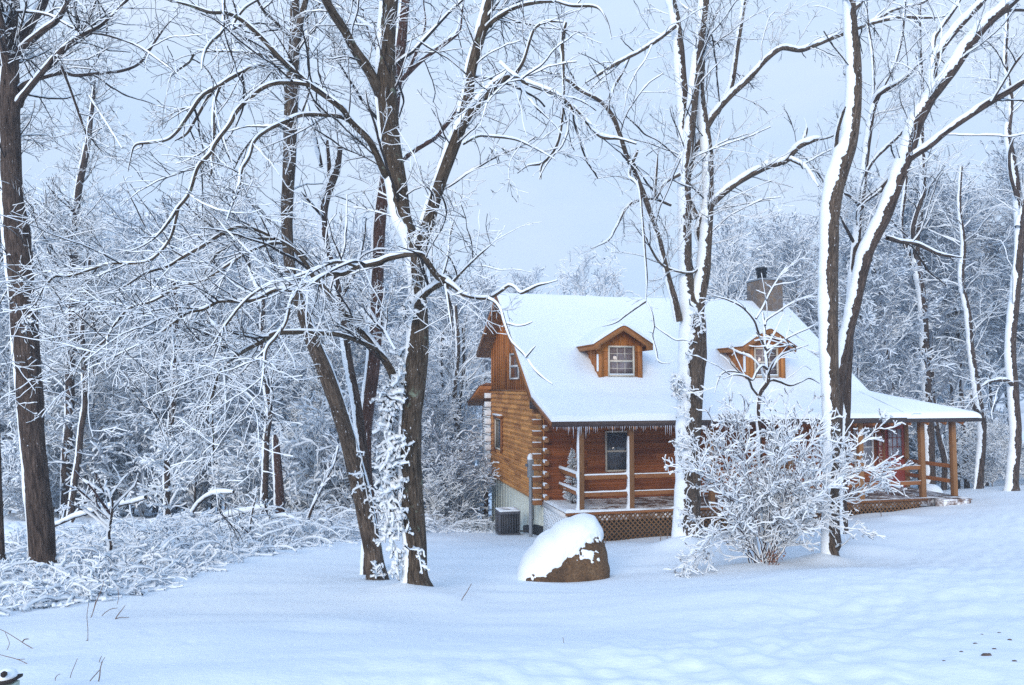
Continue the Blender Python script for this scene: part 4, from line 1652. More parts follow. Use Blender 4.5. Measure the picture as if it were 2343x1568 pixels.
# --- the dark leaning tree at the left edge
traced_tree("tree", "thick dark bare tree standing at the left edge among brambles", "tree", 12.0,
            [(0, 0, [(101, 1338, 28), (99, 1290, 27), (95, 1212, 26), (85, 1120, 25), (79, 1046, 24), (72, 950, 25), (66, 856, 26), (58, 770, 26), (53, 690, 26), (45, 600, 27), (38, 523, 27),
                     (32, 480, 23), (28, 430, 21), (24, 330, 21), (22, 230, 21), (24, 150, 17), (28, 60, 12), (30, 0, 11), (36, -90, 9), (45, -200, 7)]),
             (0, -0.6, [(26, 215, 9), (12, 120, 10), (0, 60, 11), (-25, -40, 9), (-50, -150, 7)])],
            [(0, -1.4, [(43, 240, 9), (52, 222, 7), (83, 183, 6), (127, 130, 5.5), (167, 93, 4.5), (200, 75, 4), (235, 55, 3), (290, 0, 2.2), (320, -40, 2)]),
             (0, 1.6, [(40, 205, 6), (60, 190, 5), (90, 180, 4.5), (143, 167, 4), (173, 173, 3.6), (230, 168, 3.4), (277, 163, 3.2), (317, 147, 3), (340, 118, 2.8), (355, 95, 2.4), (380, 60, 2), (410, 30, 1.6)]),
             (0, -0.6, [(33, 126, 8), (63, 100, 7), (103, 67, 6.5), (130, 47, 6), (153, 10, 5), (175, -40, 4)]),
             (0, 1.0, [(36, 100, 10), (57, 77, 10), (77, 43, 9.5), (98, 8, 9), (110, -30, 8), (125, -100, 6)]),
             (0, -1.2, [(22, 27, 4), (70, 28, 3.4), (120, 38, 3.2), (175, 68, 3), (240, 80, 2.8), (290, 95, 2.5), (330, 115, 2.2), (390, 158, 2), (430, 185, 1.6)]),
             (0, 1.0, [(140, 150, 3), (165, 215, 2.6), (195, 300, 2.4), (205, 310, 2.0)]),
             (0, -0.5, [(205, 220, 2.2), (230, 260, 2.2), (255, 300, 2.0), (280, 340, 1.6)])],
            'bark_dark', dens=0.95, seed=1, cover=0.55, lcover=0.9, thick=0.8, autos=0.5, low_twig_y=620,
            heavy=[(-0.3, -0.3, [(78, 640, 1.5), (70, 700, 1.5), (66, 770, 1.5)], 9, 0.22, 1.2), (-0.35, -0.35, [(120, 1330, 2), (95, 1325, 2)], 14, 0.25, 1.4)])

# --- tree cut by the picture's left edge
traced_tree("tree", "slim dark trunk half cut off by the left picture edge", "tree", 13.5,
            [(0, 0, [(3, 1284, 8), (0, 1200, 7), (-4, 1080, 6.5), (-8, 900, 6), (-8, 700, 6), (-4, 500, 5.5), (2, 350, 5), (3, 200, 4.5), (0, 60, 4), (4, -60, 3)])],
            [], 'bark_dark', dens=0.8, seed=2, autos=0.9, low_twig_y=800)

# --- the tall leaning tree left of centre
traced_tree("tree", "tall bare tree leaning left, its trunk beside the biggest tree", "tree", 12.4,
            [(0, 0.8, [(862, 1326, 23), (856, 1285, 20), (850, 1246, 20), (838, 1190, 20), (830, 1146, 20), (806, 1046, 18.5), (780, 956, 17.5), (746, 856, 17), (716, 785, 15), (698, 735, 13.5), (684, 690, 13),
                       (668, 640, 13), (660, 580, 12.5), (656, 523, 12.5), (657, 467, 13), (661, 380, 14), (664, 300, 15), (668, 200, 15), (672, 120, 13), (674, 60, 11), (675, 0, 10), (680, -90, 9), (684, -200, 7)]),
             (0.8, 0.4, [(668, 130, 9), (680, 90, 9), (688, 45, 8), (700, 0, 6), (716, -60, 5)])],
            [(0.5, 2.0, [(690, 260, 3), (708, 200, 3), (705, 130, 3), (703, 60, 3), (700, 10, 2.5)]),
             (0.4, 1.6, [(655, 545, 3), (700, 590, 3), (742, 640, 3)]),
             (0.6, -1.5, [(668, 320, 4), (640, 290, 3), (600, 300, 2.5), (560, 340, 2.2), (530, 400, 2)]),
             (0.6, 2.2, [(680, 60, 4), (720, 20, 3), (770, -30, 2)]),
             (0.6, -1.2, [(668, 90, 4), (630, 50, 3.4), (600, 20, 3), (570, -40, 2)])],
            'bark', dens=0.85, seed=3, cover=0.5, lcover=1.0, thick=0.5, wind=(0.6, 0.5, 0.3), autos=0.45, low_twig_y=560,
            heavy=[(-0.3, -0.3, [(842, 1325, 2), (870, 1290, 2), (860, 1320, 2)], 16, 0.2, 1.5), (-0.3, -0.3, [(812, 1010, 1.5), (842, 1120, 1.5), (862, 1230, 1.5)], 6, 0.25, 1.3)])

# --- reddish dead trunk behind the biggest tree
traced_tree("tree", "reddish dead trunk with peeling bark, half hidden behind the biggest tree", "tree", 14.2,
            [(0, 0.6, [(855, 1245, 15), (838, 1100, 15), (835, 1000, 15), (842, 930, 14), (852, 856, 15), (860, 756, 15), (864, 623, 14.5), (870, 500, 14), (884, 390, 13), (898, 280, 12), (912, 150, 12), (925, 30, 11), (932, -60, 10), (940, -180, 8)])],
            [(0.3, 1.8, [(905, 380, 7), (940, 350, 6), (985, 322, 6), (1000, 310, 5.5), (1040, 260, 5), (1075, 190, 4), (1100, 120, 3)]),
             (0.3, 2.2, [(900, 200, 7), (930, 170, 6.5), (958, 143, 6), (995, 115, 6), (1030, 90, 5), (1050, 70, 4.5), (1056, 30, 4), (1062, -20, 3)]),
             (0.3, -0.8, [(905, 205, 3), (880, 150, 3), (850, 90, 2.5), (830, 30, 2)]),
             (0.5, 1.4, [(925, 180, 4), (952, 120, 4), (972, 60, 3.4), (968, 0, 3), (975, -50, 2.5)])],
            'bark_red', dens=0.9, seed=4, cover=0.5, lcover=1.0, autos=0.4, low_twig_y=560)

# --- slim snag with broken top
traced_tree("dead_tree", "slim snag with a crooked broken top between two leaning trunks", "dead tree", 13.4,
            [(0, 0.3, [(842, 1200, 11), (836, 1080, 11), (816, 923, 10), (797, 823, 9.5), (782, 723, 9), (768, 640, 8.5), (748, 570, 8.5), (740, 520, 9), (740, 480, 10), (748, 445, 10), (760, 415, 9.5), (770, 385, 9), (777, 338, 7)]),
             (0.2, 0.3, [(752, 430, 6), (754, 395, 5.5), (748, 322, 4)])],
            [(0.2, 1.4, [(775, 690, 5), (812, 622, 4), (830, 560, 3), (838, 500, 3)]),
             (0.2, -0.9, [(742, 500, 3), (715, 470, 3), (690, 440, 2)]),
             (0.2, 1.2, [(735, 380, 5), (722, 320, 5), (710, 270, 4), (700, 220, 3)])],
            'bark_dark', dens=0.6, tl=0.9, seed=5, low_twig_y=780)

# --- the biggest tree, centre left
traced_tree("tree", "biggest bare tree with forked lichen-spotted trunk, left of the boulder", "tree", 11.0,
            [(0, 0.2, [(955, 1352, 34), (952, 1318, 27), (952, 1246, 24), (946, 1180, 25), (943, 1146, 26), (939, 1046, 25), (941, 960, 23), (949, 880, 25), (956, 800, 26), (958, 740, 22), (957, 690, 19), (954, 640, 18), (951, 600, 18), (945, 565, 18),
                       (936, 535, 20), (921, 500, 21), (912, 450, 22), (905, 400, 23), (896, 340, 23), (892, 300, 22), (884, 200, 22), (885, 100, 20), (891, 0, 20), (893, -80, 19), (900, -220, 15)]),
             (0.1, -0.4, [(955, 625, 14), (962, 575, 15), (970, 540, 15), (983, 500, 14.5), (1004, 430, 14), (1026, 367, 14), (1042, 325, 14), (1053, 297, 13), (1060, 268, 12)]),
             (-0.4, -0.2, [(1060, 262, 12), (1068, 232, 12), (1074, 200, 12), (1078, 165, 12), (1086, 130, 12), (1096, 95, 12), (1108, 50, 12), (1118, 8, 11), (1130, -50, 10), (1150, -150, 7)]),
             (0.2, -0.9, [(872, 222, 14), (862, 198, 13), (841, 157, 12), (811, 113, 11), (788, 70, 11), (765, 35, 11), (745, 0, 10), (728, -40, 9), (700, -120, 7)])],
            [  # right fork's arching arm
             (-0.4, -1.3, [(1052, 300, 12), (1065, 277, 11), (1098, 233, 10.5), (1141, 190, 9.5), (1165, 175, 8), (1190, 182, 6.5), (1215, 194, 5.5), (1265, 213, 5), (1295, 233, 5), (1340, 275, 5), (1375, 312, 5), (1415, 318, 4.8), (1456, 330, 4)]),
             (-0.9, -1.8, [(1147, 146, 4), (1171, 168, 4.5), (1200, 187, 5)]),
             (-0.3, -1.2, [(1110, 70, 6), (1122, 55, 5), (1141, 40, 5), (1181, 17, 4.2), (1228, 6, 4), (1271, 4, 3.4), (1311, 14, 3), (1365, 17, 2.5), (1390, 50, 2), (1400, 90, 1.8)]),
             (-0.3, 0.8, [(1122, 60, 4.5), (1135, 37, 4), (1150, 15, 3.5), (1170, -15, 3)]),
             (-0.9, -0.9, [(1180, 170, 4), (1198, 140, 3.2), (1215, 85, 2.8), (1225, 65, 2.6), (1250, 50, 2.4), (1295, 52, 2.8)]),
             (-0.9, -0.9, [(1295, 52, 3), (1289, 75, 5), (1286, 110, 5), (1288, 133, 4), (1290, 207, 3), (1285, 287, 2.8), (1272, 337, 3), (1242, 373, 3), (1208, 380, 2.6), (1184, 397, 2)], 'sparse'),
             (-0.9, -0.9, [(1244, 372, 2.4), (1238, 385, 2.2), (1238, 411, 1.6)], 'sparse'),
             (-0.5, -1.2, [(1060, 330, 3), (1095, 312, 2.6), (1130, 313, 2.6), (1180, 320, 2.2), (1225, 340, 2), (1270, 365, 1.6)]),
               # upper left arm
             (0.1, -1.8, [(888, 405, 10), (878, 393, 8.5), (860, 350, 8), (841, 317, 7.5), (801, 277, 7), (780, 247, 7), (717, 200, 6.5), (667, 160, 6), (634, 127, 5.5), (594, 83, 5), (547, 43, 4.5), (513, 30, 4), (480, 29, 3.6), (433, 13, 3.2), (383, 0, 3), (340, -10, 2.6)]),
             (-0.8, -2.2, [(722, 205, 5.5), (700, 193, 5), (640, 190, 5), (600, 203, 4.6), (567, 230, 4.4), (540, 257, 4.3), (527, 283, 4.2), (494, 327, 4), (480, 353, 4), (453, 383, 3.6), (433, 443, 3.4), (407, 477, 3), (390, 503, 3), (360, 540, 2.6), (330, 562, 2.2), (300, 575, 1.6)]),
             (-0.7, 0.8, [(672, 165, 5), (650, 154, 4.6), (627, 153, 4.6), (583, 153, 4.5), (533, 177, 4.2), (500, 197, 4), (463, 220, 3.8), (433, 263, 3.4), (407, 300, 3), (383, 320, 2.8), (345, 327, 2.5), (310, 333, 2.2), (300, 360, 2), (293, 393, 1.6)]),
             (0.1, 0.6, [(490, 200, 3.4), (467, 240, 3.2), (447, 275, 3), (427, 307, 2.6), (400, 323, 2.2)]),
             (0.0, -0.8, [(505, 195, 3), (492, 230, 3), (489, 267, 3), (490, 333, 2.8), (483, 400, 2.6), (477, 415, 2)]),
             (-0.6, 1.4, [(665, 143, 3.6), (633, 133, 3.4), (583, 123, 3), (533, 118, 2.6), (490, 118, 2.4), (450, 120, 2.3), (433, 143, 2.2), (410, 160, 2), (390, 177, 1.6)]),
             (-0.2, -2.4, [(812, 285, 5), (780, 268, 4.6), (727, 263, 4.4), (687, 265, 4.2), (650, 280, 4), (610, 300, 3.8), (583, 323, 3.6), (570, 360, 3.4), (553, 390, 3.2), (547, 430, 3), (533, 467, 2.6), (520, 505, 2)]),
             (-1.2, -2.2, [(513, 0, 3.2), (510, 67, 3), (483, 97, 2.8), (468, 122, 2.6), (462, 160, 2)]),
             (-1.0, -0.2, [(560, 52, 3), (530, 66, 2.6), (560, 20, 2.4), (610, -10, 2)]),
               # knotted arm at mid height and what springs from it
             (0, -0.9, [(958, 700, 12), (968, 678, 9), (985, 662, 8), (1005, 650, 8), (1022, 643, 9)]),
             (-0.9, -2.6, [(1022, 645, 8), (1000, 632, 7.5), (985, 611, 7), (969, 588, 6.5), (950, 582, 6.5), (929, 583, 6.5), (889, 592, 6.4), (863, 603, 6.4), (816, 611, 6), (786, 627, 5.6), (753, 627, 4.8), (713, 645, 4.6), (675, 667, 4.6), (634, 663, 4), (584, 686, 3.8), (540, 690, 3.6), (500, 691, 3.4), (467, 708, 3.2), (430, 716, 3), (400, 738, 2.8), (363, 766, 2.6), (317, 790, 2.3), (243, 826, 1.6)]),
             (-1.7, -2.5, [(816, 610, 4), (780, 600, 3.6), (750, 605, 3.6), (713, 622, 3.4), (670, 638, 3.2), (629, 646, 3), (600, 660, 2.6), (560, 690, 2.4), (520, 740, 2.2), (480, 800, 2)]),
             (-2.0, -2.8, [(674, 668, 3.4), (664, 700, 3.2), (654, 740, 3), (632, 772, 2.8), (610, 800, 2.7), (604, 856, 2.2), (596, 900, 1.6)]),
             (-0.9, -1.6, [(1022, 645, 7), (1043, 660, 5), (1060, 674, 4.2), (1085, 681, 4), (1110, 683, 4), (1128, 678, 4), (1150, 664, 3.6), (1165, 653, 3.4), (1181, 660, 3.4), (1192, 671, 3.6), (1212, 662, 3.2), (1232, 653, 2.8), (1255, 648, 2.3), (1276, 642, 1.8)], 'sparse'),
             (-1.4, -1.9, [(1118, 684, 3.4), (1132, 691, 3), (1146, 707, 2.8), (1152, 725, 2.7), (1156, 739, 2.6), (1173, 783, 2.5), (1202, 815, 2.4), (1224, 847, 2.3), (1244, 866, 2.1), (1264, 880, 1.7)], 'sparse'),
             (-1.6, -1.7, [(1160, 741, 1.8), (1182, 746, 1.7), (1202, 744, 1.6), (1219, 737, 1.2)], 'sparse'),
             (-1.8, -1.9, [(1204, 818, 1.5), (1214, 806, 1.3), (1226, 792, 1.0)], 'sparse'),
             (-0.9, -1.0, [(1022, 650, 5), (1027, 690, 3), (1031, 723, 2.2), (1036, 757, 1.6)]),
             (-0.9, -1.6, [(1035, 648, 3), (1060, 620, 2.4), (1090, 590, 2), (1125, 560, 1.5)]),
             (-0.9, -0.4, [(1010, 640, 2.6), (1025, 590, 2.2), (1030, 540, 1.8), (1040, 500, 1.4)]),
               # thick diagonal arm to the upper left
             (0.1, -0.9, [(900, 870, 9), (896, 852, 9), (879, 823, 8.5), (843, 776, 8), (809, 740, 7.6), (786, 713, 7), (763, 686, 6.6), (739, 656, 6.2), (723, 643, 5.8), (708, 618, 5.4), (690, 590, 5), (672, 572, 4.6), (653, 560, 4.4), (620, 543, 4), (584, 526, 3.8), (560, 521, 3.6), (534, 523, 3.5), (500, 540, 3.4), (460, 566, 3.2), (417, 590, 3), (384, 610, 2.8), (334, 626, 2.6), (277, 660, 2.2), (200, 690, 1.6)]),
             (-0.7, -2.0, [(640, 556, 3.6), (617, 558, 3.2), (580, 572, 3), (547, 590, 2.8), (500, 622, 2.7), (467, 642, 2.6), (430, 652, 2.5), (400, 662, 2.4), (350, 690, 2.2), (297, 706, 2.2), (262, 745, 2), (240, 780, 2), (190, 820, 1.8), (170, 860, 1.5)]),
             (-0.7, 0.8, [(628, 548, 3.4), (590, 546, 3), (547, 547, 2.8), (520, 565, 2.6), (493, 586, 2.4), (460, 640, 2)]),
             (-0.2, -2.0, [(860, 800, 5), (836, 788, 5), (812, 778, 5), (789, 770, 5), (760, 764, 5), (729, 763, 5), (680, 761, 5), (629, 764, 4.8), (600, 782, 4.2), (565, 800, 4), (534, 820, 3.6), (515, 840, 3.2), (500, 856, 3), (487, 900, 2.8), (470, 950, 2.4), (455, 1000, 2)]),
             (-1.2, -2.4, [(489, 890, 2.4), (486, 960, 2.2), (488, 1010, 2), (486, 1060, 1.5)]),
             (-1.5, -2.6, [(470, 710, 3), (484, 735, 2.8), (500, 756, 2.7), (507, 813, 2.5), (514, 856, 2.3), (518, 900, 2), (516, 945, 1.5)]),
             (-0.8, -1.6, [(408, 478, 3), (390, 545, 2.7), (350, 592, 2.6), (307, 603, 2.6), (257, 603, 2.5), (220, 613, 2.4), (183, 626, 2.4), (150, 634, 2.3), (127, 633, 2.2), (103, 655, 2), (85, 690, 1.8), (70, 706, 1.4)]),
             (-0.3, -0.2, [(905, 800, 3), (882, 762, 3.5), (862, 745, 4.5), (845, 733, 3.4), (828, 722, 2.4)])],
            'bark_lichen', dens=1.1, seed=6, cover=0.9, gaps=0.9, autos=0.28, low_twig_y=560,
            heavy=[(-0.10, -0.10, [(912, 850, 3), (900, 920, 3), (896, 1000, 3.5), (895, 1100, 4), (900, 1200, 4), (908, 1310, 4)], 24, 0.24, 2.4),
                   (0.10, 0.10, [(906, 880, 2), (884, 950, 2), (880, 1050, 2.5), (884, 1150, 2.5), (888, 1240, 2)], 22, 0.22, 2.2),
                   (0.0, 0.0, [(922, 790, 2), (912, 840, 2), (925, 900, 2)], 22, 0.2, 2.2), (-0.25, -0.25, [(925, 980, 1), (922, 1100, 1), (930, 1220, 1)], 10, 0.16, 1.6),
                   (-0.3, -0.3, [(950, 640, 2), (930, 672, 2), (920, 712, 2)], 22, 0.3, 1.5), (-0.35, -0.35, [(990, 655, 2), (1020, 640, 2), (1040, 650, 2)], 22, 0.3, 1.5),
                   (-0.3, -0.3, [(915, 1250, 2), (940, 1255, 2), (965, 1295, 2)], 8, 0.2, 1.4), (-0.25, -0.25, [(880, 690, 2), (862, 730, 2), (840, 740, 2)], 14, 0.3, 1.5)])

# --- twin-stemmed tree in front of the porch
traced_tree("tree", "big bare tree with twin stems in front of the cabin porch, trunk half plastered white", "tree", 17.2,
            [(0, 0.3, [(1574, 1248, 33), (1571, 1208, 29), (1575, 1100, 27), (1575, 1033, 27), (1578, 940, 28), (1582, 858, 29), (1585, 802, 30), (1587, 750, 30), (1584, 715, 25), (1576, 685, 19), (1571, 640, 16), (1568, 572, 15), (1567, 500, 15), (1567, 400, 14), (1566, 300, 14), (1560, 200, 13), (1552, 100, 12), (1545, 40, 11), (1535, 0, 10), (1515, -70, 9), (1490, -200, 6)]),
             (0.1, 0.6, [(1590, 745, 20), (1595, 700, 18), (1606, 640, 16), (1612, 600, 15), (1619, 500, 13), (1621, 400, 12), (1618, 340, 12), (1608, 270, 12), (1601, 200, 10), (1606, 100, 9), (1604, 20, 8), (1600, -80, 7)]),
             (0.2, -0.4, [(1567, 420, 11), (1573, 350, 12), (1584, 250, 12), (1594, 150, 12), (1605, 60, 11), (1612, 0, 11), (1620, -80, 9), (1630, -200, 6)])],
            [(0.3, 1.6, [(1592, 500, 10), (1570, 440, 9), (1583, 360, 9), (1606, 310, 8.6), (1636, 260, 8.2), (1673, 217, 7.6), (1713, 180, 7), (1749, 140, 6.4), (1780, 114, 6), (1796, 110, 6), (1830, 115, 5.8), (1856, 107, 5.6), (1896, 90, 5.4), (1930, 77, 5), (1996, 53, 4.4), (2063, 40, 4), (2120, 41, 3.4), (2163, 37, 2.8), (2180, 17, 2.2), (2190, -10, 2)]),
             (1.2, 2.0, [(1960, 66, 4), (2010, 43, 3.8), (2046, 23, 3.4), (2113, 5, 3), (2160, -30, 2.4)]),
             (0.5, -0.9, [(1608, 560, 9), (1600, 520, 9), (1629, 467, 9), (1683, 420, 8.6), (1749, 383, 8.4), (1796, 367, 8), (1812, 350, 7.8), (1830, 333, 7.4), (1863, 320, 7), (1890, 316, 6.4), (1912, 308, 5.6)]),
             (-0.4, -1.2, [(1808, 363, 5), (1836, 377, 4.6), (1848, 388, 4.4), (1856, 400, 4.2), (1873, 427, 3.6)]),
             (-0.4, -0.4, [(1836, 328, 4), (1842, 312, 4), (1847, 292, 3)]),
             (0.7, 1.4, [(1640, 258, 8), (1652, 235, 8), (1664, 217, 7.6), (1674, 190, 7.2), (1680, 150, 7), (1686, 110, 6.6), (1694, 60, 6.2), (1703, 0, 5.6), (1715, -70, 4)]),
             (0, -1.5, [(1554, 735, 9), (1545, 690, 8), (1530, 640, 7.4), (1510, 560, 7), (1492, 500, 6.8), (1480, 465, 6.6), (1468, 433, 6.5), (1445, 380, 6.2), (1432, 353, 6), (1415, 300, 5.6), (1402, 267, 5.2), (1375, 233, 4.6), (1328, 207, 4), (1295, 182, 3.6), (1240, 162, 2.8), (1190, 150, 2)]),
             (-0.8, -1.6, [(1458, 345, 4), (1440, 400, 3.4), (1462, 430, 3), (1470, 505, 2.8), (1476, 580, 2.6), (1480, 640, 2.6), (1478, 690, 2.4)], 'sparse'),
             (-1.6, -1.8, [(1478, 690, 2.6), (1460, 702, 2.2), (1432, 722, 2), (1410, 738, 1.7), (1378, 748, 1.3)], 'sparse'),
             (-1.6, -1.9, [(1480, 692, 2.4), (1492, 718, 2.2), (1496, 748, 2.2), (1493, 770, 2), (1501, 800, 2), (1508, 828, 1.7), (1533, 833, 1.2)], 'sparse'),
             (-1.6, -1.8, [(1496, 745, 1.6), (1520, 762, 1.6), (1545, 778, 1.4), (1562, 778, 1.6), (1580, 782, 1.0)], 'sparse'),
             (0, -1.2, [(1545, 60, 5), (1500, 95, 4.4), (1460, 120, 4.2), (1425, 138, 4), (1380, 165, 3.6), (1340, 190, 3)]),
             (-0.2, -1.4, [(1440, 130, 3.4), (1425, 165, 3), (1405, 200, 2.8), (1400, 222, 2.4)]),
             (0, -0.8, [(1555, 400, 4), (1520, 420, 3.4), (1500, 450, 3), (1506, 345, 2.4)]),
             (0.1, -1.0, [(1535, 470, 3.4), (1490, 455, 3), (1440, 470, 2.8), (1410, 520, 2.6), (1392, 550, 2.2), (1352, 570, 1.6)]),
             (0.3, -0.9, [(1610, 605, 3), (1580, 625, 2.6), (1520, 610, 2.6), (1490, 570, 2.4), (1470, 520, 2)])],
            'bark', dens=0.9, tl=1.1, seed=7, cover=1.4, lcover=1.05, gaps=0.6, autos=0.3, low_twig_y=640,
            heavy=[(-0.35, -0.35, [(1558, 850, 1.5), (1550, 880, 1.5), (1545, 905, 1.5)], 26, 0.30, 1.6), (-0.4, -0.4, [(1565, 935, 1), (1560, 1010, 1), (1558, 1080, 1)], 9, 0.32, 1.5),
                   (-0.4, -0.4, [(1585, 720, 1), (1575, 800, 1), (1578, 1000, 1), (1575, 1100, 1), (1570, 1210, 1)], 5, 0.3, 1.3), (-0.35, -0.35, [(1580, 690, 2), (1600, 720, 2), (1605, 750, 2)], 10, 0.25, 1.4)])

# --- curved tree right
traced_tree("tree", "smooth curved tree right of the snowy shrub, its left side plastered white", "tree", 14.0,
            [(0, 0.2, [(1903, 1286, 20), (1899, 1250, 16.5), (1901, 1150, 16), (1903, 1092, 16), (1904, 1000, 16), (1903, 945, 17), (1899, 830, 19), (1896, 700, 19.5), (1897, 600, 19.5), (1900, 500, 20), (1907, 440, 21), (1922, 385, 20.5), (1938, 335, 19.5), (1950, 280, 17.5), (1955, 200, 16), (1953, 130, 15), (1948, 60, 13.5), (1944, 0, 13), (1940, -80, 12), (1930, -220, 9)])],
            [(0, -0.4, [(1912, 1262, 6), (1920, 1252, 4), (1923, 1247, 2.5)]),
             (0.2, -0.5, [(1912, 345, 5), (1914, 320, 4.6), (1919, 290, 4.2), (1928, 262, 3.4), (1935, 245, 3)]),
             (0.3, 1.5, [(1950, 30, 5), (1990, -20, 4), (2040, -90, 3)]),
             (0.3, -1.0, [(1942, 10, 4), (1905, -40, 3.4), (1870, -80, 3)])],
            'bark', dens=0.7, seed=8, cover=1.1, gaps=0.3, lcover=1.1, autos=0.10, low_twig_y=300, thick=1.15)

# --- right-leaning tree
traced_tree("tree", "tall tree leaning right over the porch roof, rising just behind the curved tree", "tree", 16.0,
            [(0, 0.2, [(1906, 1190, 14), (1908, 1100, 13), (1912, 1000, 13), (1917, 900, 13), (1926, 827, 13), (1936, 776, 13), (1948, 725, 14), (1960, 674, 15), (1972, 615, 15), (1985, 572, 15), (2011, 520, 16), (2040, 450, 16), (2061, 390, 16), (2080, 333, 17), (2094, 283, 17), (2121, 233, 15), (2147, 200, 14), (2178, 160, 13.5), (2228, 87, 13), (2261, 50, 12), (2311, 7, 11), (2360, -40, 9), (2440, -120, 6)]),
             (0.3, 0.9, [(2124, 240, 10), (2133, 205, 10), (2135, 165, 9.6), (2138, 138, 9), (2162, 100, 8.4), (2190, 65, 8), (2213, 40, 7.6), (2250, 0, 7), (2290, -60, 5)])],
            [(0.6, 1.4, [(2136, 150, 5), (2135, 113, 5), (2138, 87, 5), (2155, 60, 4.6), (2173, 37, 4.2), (2196, 0, 3.4), (2215, -50, 2.6)]),
             (0.2, -1.2, [(2068, 382, 8), (2086, 360, 8), (2130, 330, 7.8), (2163, 303, 7.6), (2230, 257, 7.2), (2273, 230, 6.8), (2313, 207, 6.2), (2343, 187, 5.6), (2390, 160, 4)]),
             (-0.8, -1.5, [(2270, 232, 3), (2295, 190, 2.6), (2320, 150, 2.4), (2345, 118, 2)]),
             (0.3, 1.2, [(2044, 405, 7), (2030, 420, 6.6), (2012, 437, 6), (1996, 447, 5.4), (1973, 464, 4.4), (1960, 470, 3)]),
             (0.2, 1.4, [(2030, 545, 5), (2060, 553, 4.6), (2100, 560, 4.2), (2150, 582, 3.4), (2200, 590, 2.6)]),
             (0.3, 1.4, [(2280, 40, 4), (2310, 25, 3.4), (2360, 24, 3)])],
            'bark_dark', dens=0.75, seed=9, cover=1.0, gaps=0.4, autos=0.28, low_twig_y=560, thick=1.2)

traced_tree("tree", "slender forked tree between the curved tree and the right-leaning tree", "tree", 17.5,
            [(0, 0.4, [(1928, 1140, 9), (1934, 1000, 9), (1940, 850, 9), (1946, 720, 9), (1953, 620, 9), (1962, 540, 9), (1966, 500, 9), (1973, 430, 8.5), (1977, 390, 8), (1984, 333, 7.4), (1993, 270, 7), (2000, 240, 6.4)])],
            [(0.4, -0.8, [(2000, 240, 6), (2010, 217, 5.6), (2040, 197, 5), (2062, 185, 4.6), (2083, 167, 4.4), (2100, 150, 4), (2118, 135, 3)]),
             (0.4, 1.2, [(1997, 250, 5), (2020, 200, 4.6), (2045, 150, 4), (2062, 90, 3.4), (2070, 20, 3), (2075, -40, 2)]),
             (0.4, 1.0, [(1990, 290, 4), (1998, 220, 3.6), (1996, 130, 3.4), (1985, 50, 3), (1980, -30, 2.4)]),
             (0.2, 1.0, [(1977, 400, 5), (2000, 365, 4.6), (2030, 335, 4.4), (2063, 303, 4.2), (2078, 280, 3.4)]),
             (0.1, -0.8, [(1966, 470, 3.4), (1945, 450, 3), (1930, 442, 3)])],
            'bark_dark', dens=0.9, seed=10, autos=0.5, low_twig_y=620, cover=1.2)

# --- mid-distance trees at the right, beyond the porch
traced_tree("tree", "straight snow-striped tree behind the porch roof", "tree", 29.0,
            [(0, 0.5, [(2128, 1112, 12), (2126, 1000, 11), (2120, 905, 10), (2116, 800, 10), (2110, 690, 9.5), (2098, 610, 9), (2096, 540, 8), (2108, 470, 7), (2112, 400, 6.4), (2108, 300, 5.6), (2110, 200, 4.6), (2104, 90, 3.6), (2106, -20, 2.6)])],
            [(0.2, -1, [(2098, 600, 6), (2092, 560, 5.6), (2090, 520, 5), (2104, 470, 4.4), (2118, 430, 3.4)]),
             (0.2, 1, [(2095, 620, 5), (2075, 570, 5), (2062, 520, 4.6), (2070, 440, 4), (2080, 350, 3)])],
            'bark_dark', dens=0.7, tl=1.4, seed=11, cover=0.95, autos=0.8, low_twig_y=760, hmin=0.012, levels=2)
traced_tree("tree", "tall snow-striped tree at the right picture edge", "tree", 25.0,
            [(0, 0.5, [(2316, 1118, 14), (2318, 1080, 12.5), (2324, 1005, 12), (2321, 940, 11.5), (2318, 888, 11.5), (2312, 800, 11), (2320, 700, 10.5), (2330, 600, 10), (2333, 520, 9.6), (2326, 440, 9), (2318, 380, 8.4), (2306, 310, 7.4), (2312, 230, 6), (2300, 140, 5), (2304, 40, 4), (2300, -60, 3)])],
            [(0.1, 0.9, [(2330, 520, 7), (2345, 440, 6.4), (2355, 360, 5.6), (2372, 260, 4)]),
             (0.1, -1.0, [(2326, 450, 4), (2312, 400, 3.6), (2310, 350, 3), (2322, 310, 2.6)]),
             (0, -0.8, [(2316, 880, 4.6), (2300, 870, 4.4), (2270, 872, 3.6), (2245, 885, 2.6)])],
            'bark_dark', dens=0.8, tl=1.3, seed=12, cover=1.0, autos=0.7, low_twig_y=800, hmin=0.012, levels=2)
traced_tree("tree", "crooked trunk with clumps of snow right of the porch steps", "tree", 27.5,
            [(0, 0.5, [(2240, 1112, 9), (2243, 1060, 8.5), (2247, 1010, 8), (2246, 960, 8.5), (2238, 915, 8.5), (2232, 874, 7.6), (2222, 800, 7), (2215, 720, 6.4), (2200, 640, 6), (2205, 560, 5), (2195, 470, 4), (2200, 380, 3)])],
            [(0, -0.5, [(2243, 950, 5), (2228, 930, 5), (2222, 905, 4)])],
            'bark_dark', dens=0.8, tl=1.3, seed=13, cover=0.95, autos=0.8, low_twig_y=860, hmin=0.012, thick=1.6, levels=2)

